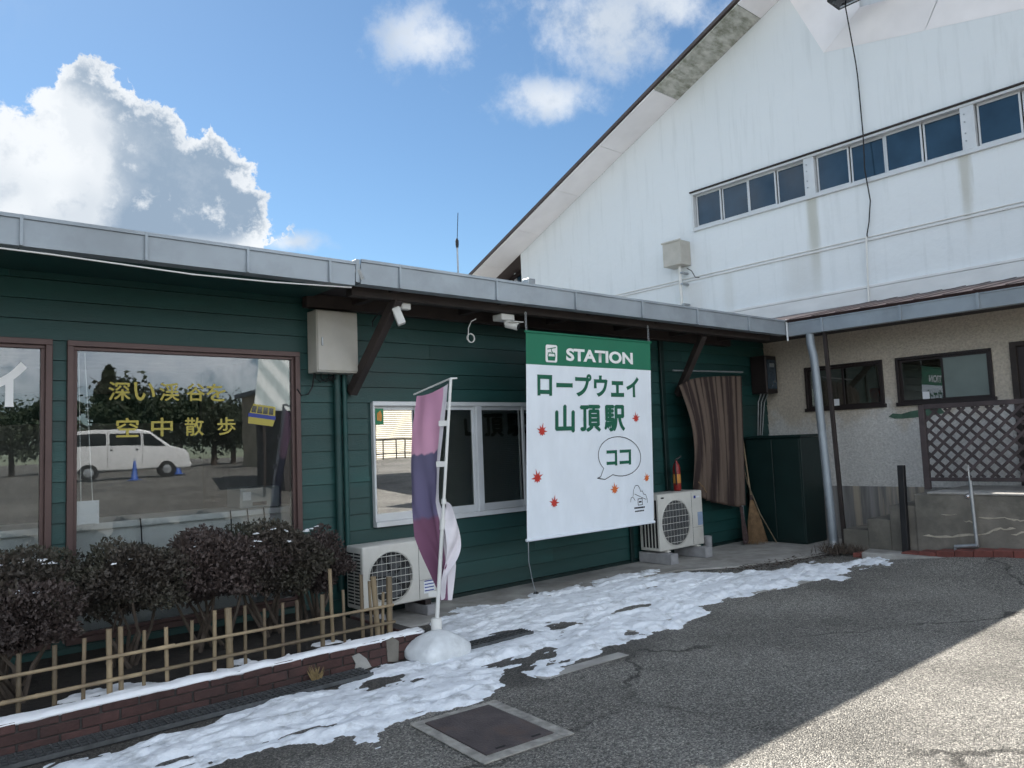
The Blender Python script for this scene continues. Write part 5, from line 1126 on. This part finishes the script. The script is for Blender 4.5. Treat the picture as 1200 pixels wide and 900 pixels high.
# ---------------------------------------------------------------- what stands across the lot, mirrored in the windows
def van():
    z = float(gz(8, -18.5)); t = thing('parked_van', 'white delivery van parked across the lot mirrored in the window', 'van', (8.14, -18.55, z), R(14)); k = dict(local=True)
    prof = [(-2.0,.42),(-2.02,.85),(-1.98,1.2),(-1.85,1.78),(-1.6,1.86),(.35,1.88),(.75,1.80),(1.45,1.20),(1.95,1.02),(2.08,.85),(2.10,.45),(1.9,.35),(-1.85,.35)]
    MB().prism(prof, 'y', -.80, .80).build('body', BODYW, t, .07, 3, True, True)
    for s in (1, -1):
        y = .803*s
        for p in ([(.48,1.20),(1.28,1.20),(.78,1.68),(.48,1.70)], [(-.62,1.22),(.38,1.22),(.38,1.70),(-.62,1.70)], [(-1.78,1.24),(-.74,1.24),(-.74,1.70),(-1.72,1.70)]): MB().prism(p, 'y', y-.006, y+.006).build('window', CARGLASS, t, local=True)
        for x in (.43, -.68): B(x-.006, x+.006, y-.005, y+.005, .45, 1.74).build('door_seam', DARK, t, local=True)
        for x in (.30, -.5): B(x-.10, x, y-.015, y+.015, 1.05, 1.09).build('door_handle', BLACKM, t, local=True)
        for x in (1.32, -1.32):
            w = MB().lathe([(.12,-.09),(.30,-.09),(.31,-.05),(.31,.05),(.30,.09),(.12,.09)], (x, .74*s, .31), 24, 'y').build('wheel', TYRE, t, smooth=True, local=True); MB().lathe([(.001,-.10),(.10,-.10),(.19,-.085),(.19,.085),(.10,.10),(.001,.10)], (x, .74*s, .31), 20, 'y').build('rim', STEEL, w, smooth=True, local=True)
        B(1.98, 2.09, .45*s-.14, .45*s+.14, .72, .88).build('headlight', LAMPW, t, .02, local=True)
    MB().add([(1.49,-.66,1.19),(1.49,.66,1.19),(.84,.6,1.76),(.84,-.6,1.76)], [(0,1,2,3)]).build('windscreen', CARGLASS, t, local=True); B(1.9, 2.14, -.78, .78, .38, .56).build('bumper', BODYW, t, .03, 2, local=True); B(-.6, .2, -.45, .45, 1.875, 1.91).build('roof_rack', STEEL, t, local=True)
van()
for i, (x, y) in enumerate(((7.5, -15.4), (10.4, -20.0))):
    t = thing('traffic_cone', ('blue traffic cone standing before the parked van', 'blue traffic cone standing beyond the front of the parked van')[i], 'traffic cone', (x, y, float(gz(x, y))), 0, 'blue cones by the van')
    MB().lathe([(.15,.03),(.13,.06),(.03,.70),(.02,.71)], (0,0,0), 16).build('cone', CONEB, t, smooth=True, local=True); B(-.19,.19,-.19,.19,0,.03).build('base', CONEB, t, .01, local=True)
sh = thing('shutter_shed', 'cream shed with roller shutter across the lot mirrored in the sliding window', 'shed', (22, -20, 1.1))
B(15.5, 34, -26, -20, .7, 4.6).build('wall', SHEDW, sh); B(15.2, 34.3, -26.3, -19.4, 4.602, 4.8).build('roof', GREYROOF, sh, .02)
for i, (a, b) in enumerate(((16.0, 19.6), (19.9, 23.2), (23.6, 28.0))):
    m = MB(); z = 1.05
    while z < 4.2: m.add([(a,-19.97,z),(b,-19.97,z),(b,-19.93,z+.05),(a,-19.93,z+.05),(b,-19.97,z+.10),(a,-19.97,z+.10)], [(0,1,2,3),(3,2,4,5)]); z += .10
    m.build('roller_shutter', SHUT, sh)
rk = thing('steel_rack', 'dark tubular steel rack standing before the cream roller shutter', 'rack', (20, -18.6, 1.1))
for x in (18.4, 19.0, 19.5, 20.2, 20.7, 21.4): MB().tube([(x,-18.6,1.05),(x,-18.6,2.1)], .03, 6).build('upright', BLACKM, rk)
for z in (2.1, 1.4): MB().tube([(18.4,-18.6,z),(21.4,-18.6,z)], .03, 6).build('rail', BLACKM, rk)
ks = thing('kiosk', 'small kiosk with a pale striped roof mirrored at the right of the large window', 'kiosk', (9.6, -8.2, .75))
MB().add([(8.2,-6.6,2.85),(12.5,-6.6,2.85),(12.5,-9.6,4.6),(9.6,-9.6,4.6),(8.2,-6.6,2.80),(12.5,-6.6,2.80),(12.5,-9.6,4.55),(9.6,-9.6,4.55)], [(0,1,2,3),(7,6,5,4),(0,4,5,1),(1,5,6,2),(2,6,7,3),(3,7,4,0)]).build('roof', AWN, ks)
B(9.4, 12.4, -9.4, -7.4, .55, 2.95).build('wall', mat('kiosk_dark_wall', (.05, .045, .045), .8), ks); B(9.9, 10.9, -7.395, -7.37, .75, 2.6).build('door', mat('kiosk_door', (.10, .06, .055), .7), ks)
for x in (8.5,): MB().tube([(x,-6.7,.5),(x,-6.7,2.82)], .05, 8).build('post', DKBROWN, ks)
def tree_proto(seed, h, w, conif):
    r = np.random.default_rng(seed); t = thing('background_tree', '', 'tree'); n = 5200
    if conif: u = r.random(n)**.8; rad = w*(1-u)**.8*(.35+.65*r.random(n)**.5)*(1+.25*np.sin(u*28)); z = h*(.12+.88*u)
    else:
        cl = r.normal(size=(26,3)); cl /= np.linalg.norm(cl, axis=1)[:,None]; cl *= (r.random(26)**.4)[:,None]*np.array([w,w,h*.36])*.75; k = r.integers(0,26,n); p0 = cl[k]+r.normal(size=(n,3))*w*.20; z = p0[:,2]+h*.62; rad = None
    if conif: a = r.uniform(0,6.28,n); p = np.stack([rad*np.cos(a), rad*np.sin(a), z], 1)
    else: p = np.stack([p0[:,0], p0[:,1], z], 1)
    a = r.normal(size=(n,3)); a /= np.linalg.norm(a, axis=1)[:,None]; b = np.cross(a, r.normal(size=(n,3))); b /= np.linalg.norm(b, axis=1)[:,None]; s = r.uniform(.10,.24,n)[:,None]
    v = np.stack([p-a*s, p+b*s*.6, p+a*s, p-b*s*.6], 1).reshape(-1,3); me = bpy.data.meshes.new('crown'); me.from_pydata(v.tolist(), [], np.arange(n*4).reshape(-1,4).tolist()); link('crown', me, TREELEAF, t)
    m = MB().tube([(0,0,-.4),(.05,0,h*.3),(0,.05,h*.6),(0,0,h*.9)], [w*.09,w*.07,w*.05,w*.01], 8)
    for q in range(7): an_ = q*2.4; m.tube([(0,0,h*(.3+.07*q)),(math.cos(an_)*w*.4,math.sin(an_)*w*.4,h*(.42+.07*q)),(math.cos(an_)*w*.7,math.sin(an_)*w*.7,h*(.46+.07*q))], [w*.03,w*.02,w*.006], 5)
    m.build('trunk', BARK, t, smooth=True, local=True); return t
protos = [tree_proto(31, 7.5, 2.6, False), tree_proto(32, 6.5, 2.9, False), tree_proto(33, 8.5, 2.2, True)]
used = [False]*3; x = 1.
while x < 28:
    k = random.choice((0, 1, 1, 2)); o = protos[k] if not used[k] else copy_tree(protos[k]); used[k] = True
    yy = -38+random.uniform(-3, 3); o.location = (x, yy, .9); s = random.uniform(.6, .95); o.scale = (s*1.05, s*1.05, s); o.rotation_euler = (0, 0, random.uniform(0, 6.28))
    tag(o, 'dark evergreen tree in the row across the lot, mirrored in the large window' if k < 2 else 'dark pointed conifer in the row across the lot, mirrored in the large window', 'tree', 'row of trees across the lot'); x += random.uniform(1.7, 2.6)
for i, u in enumerate(used):
    if not u:
        for ch in list(protos[i].children): bpy.data.objects.remove(ch)
        bpy.data.objects.remove(protos[i])
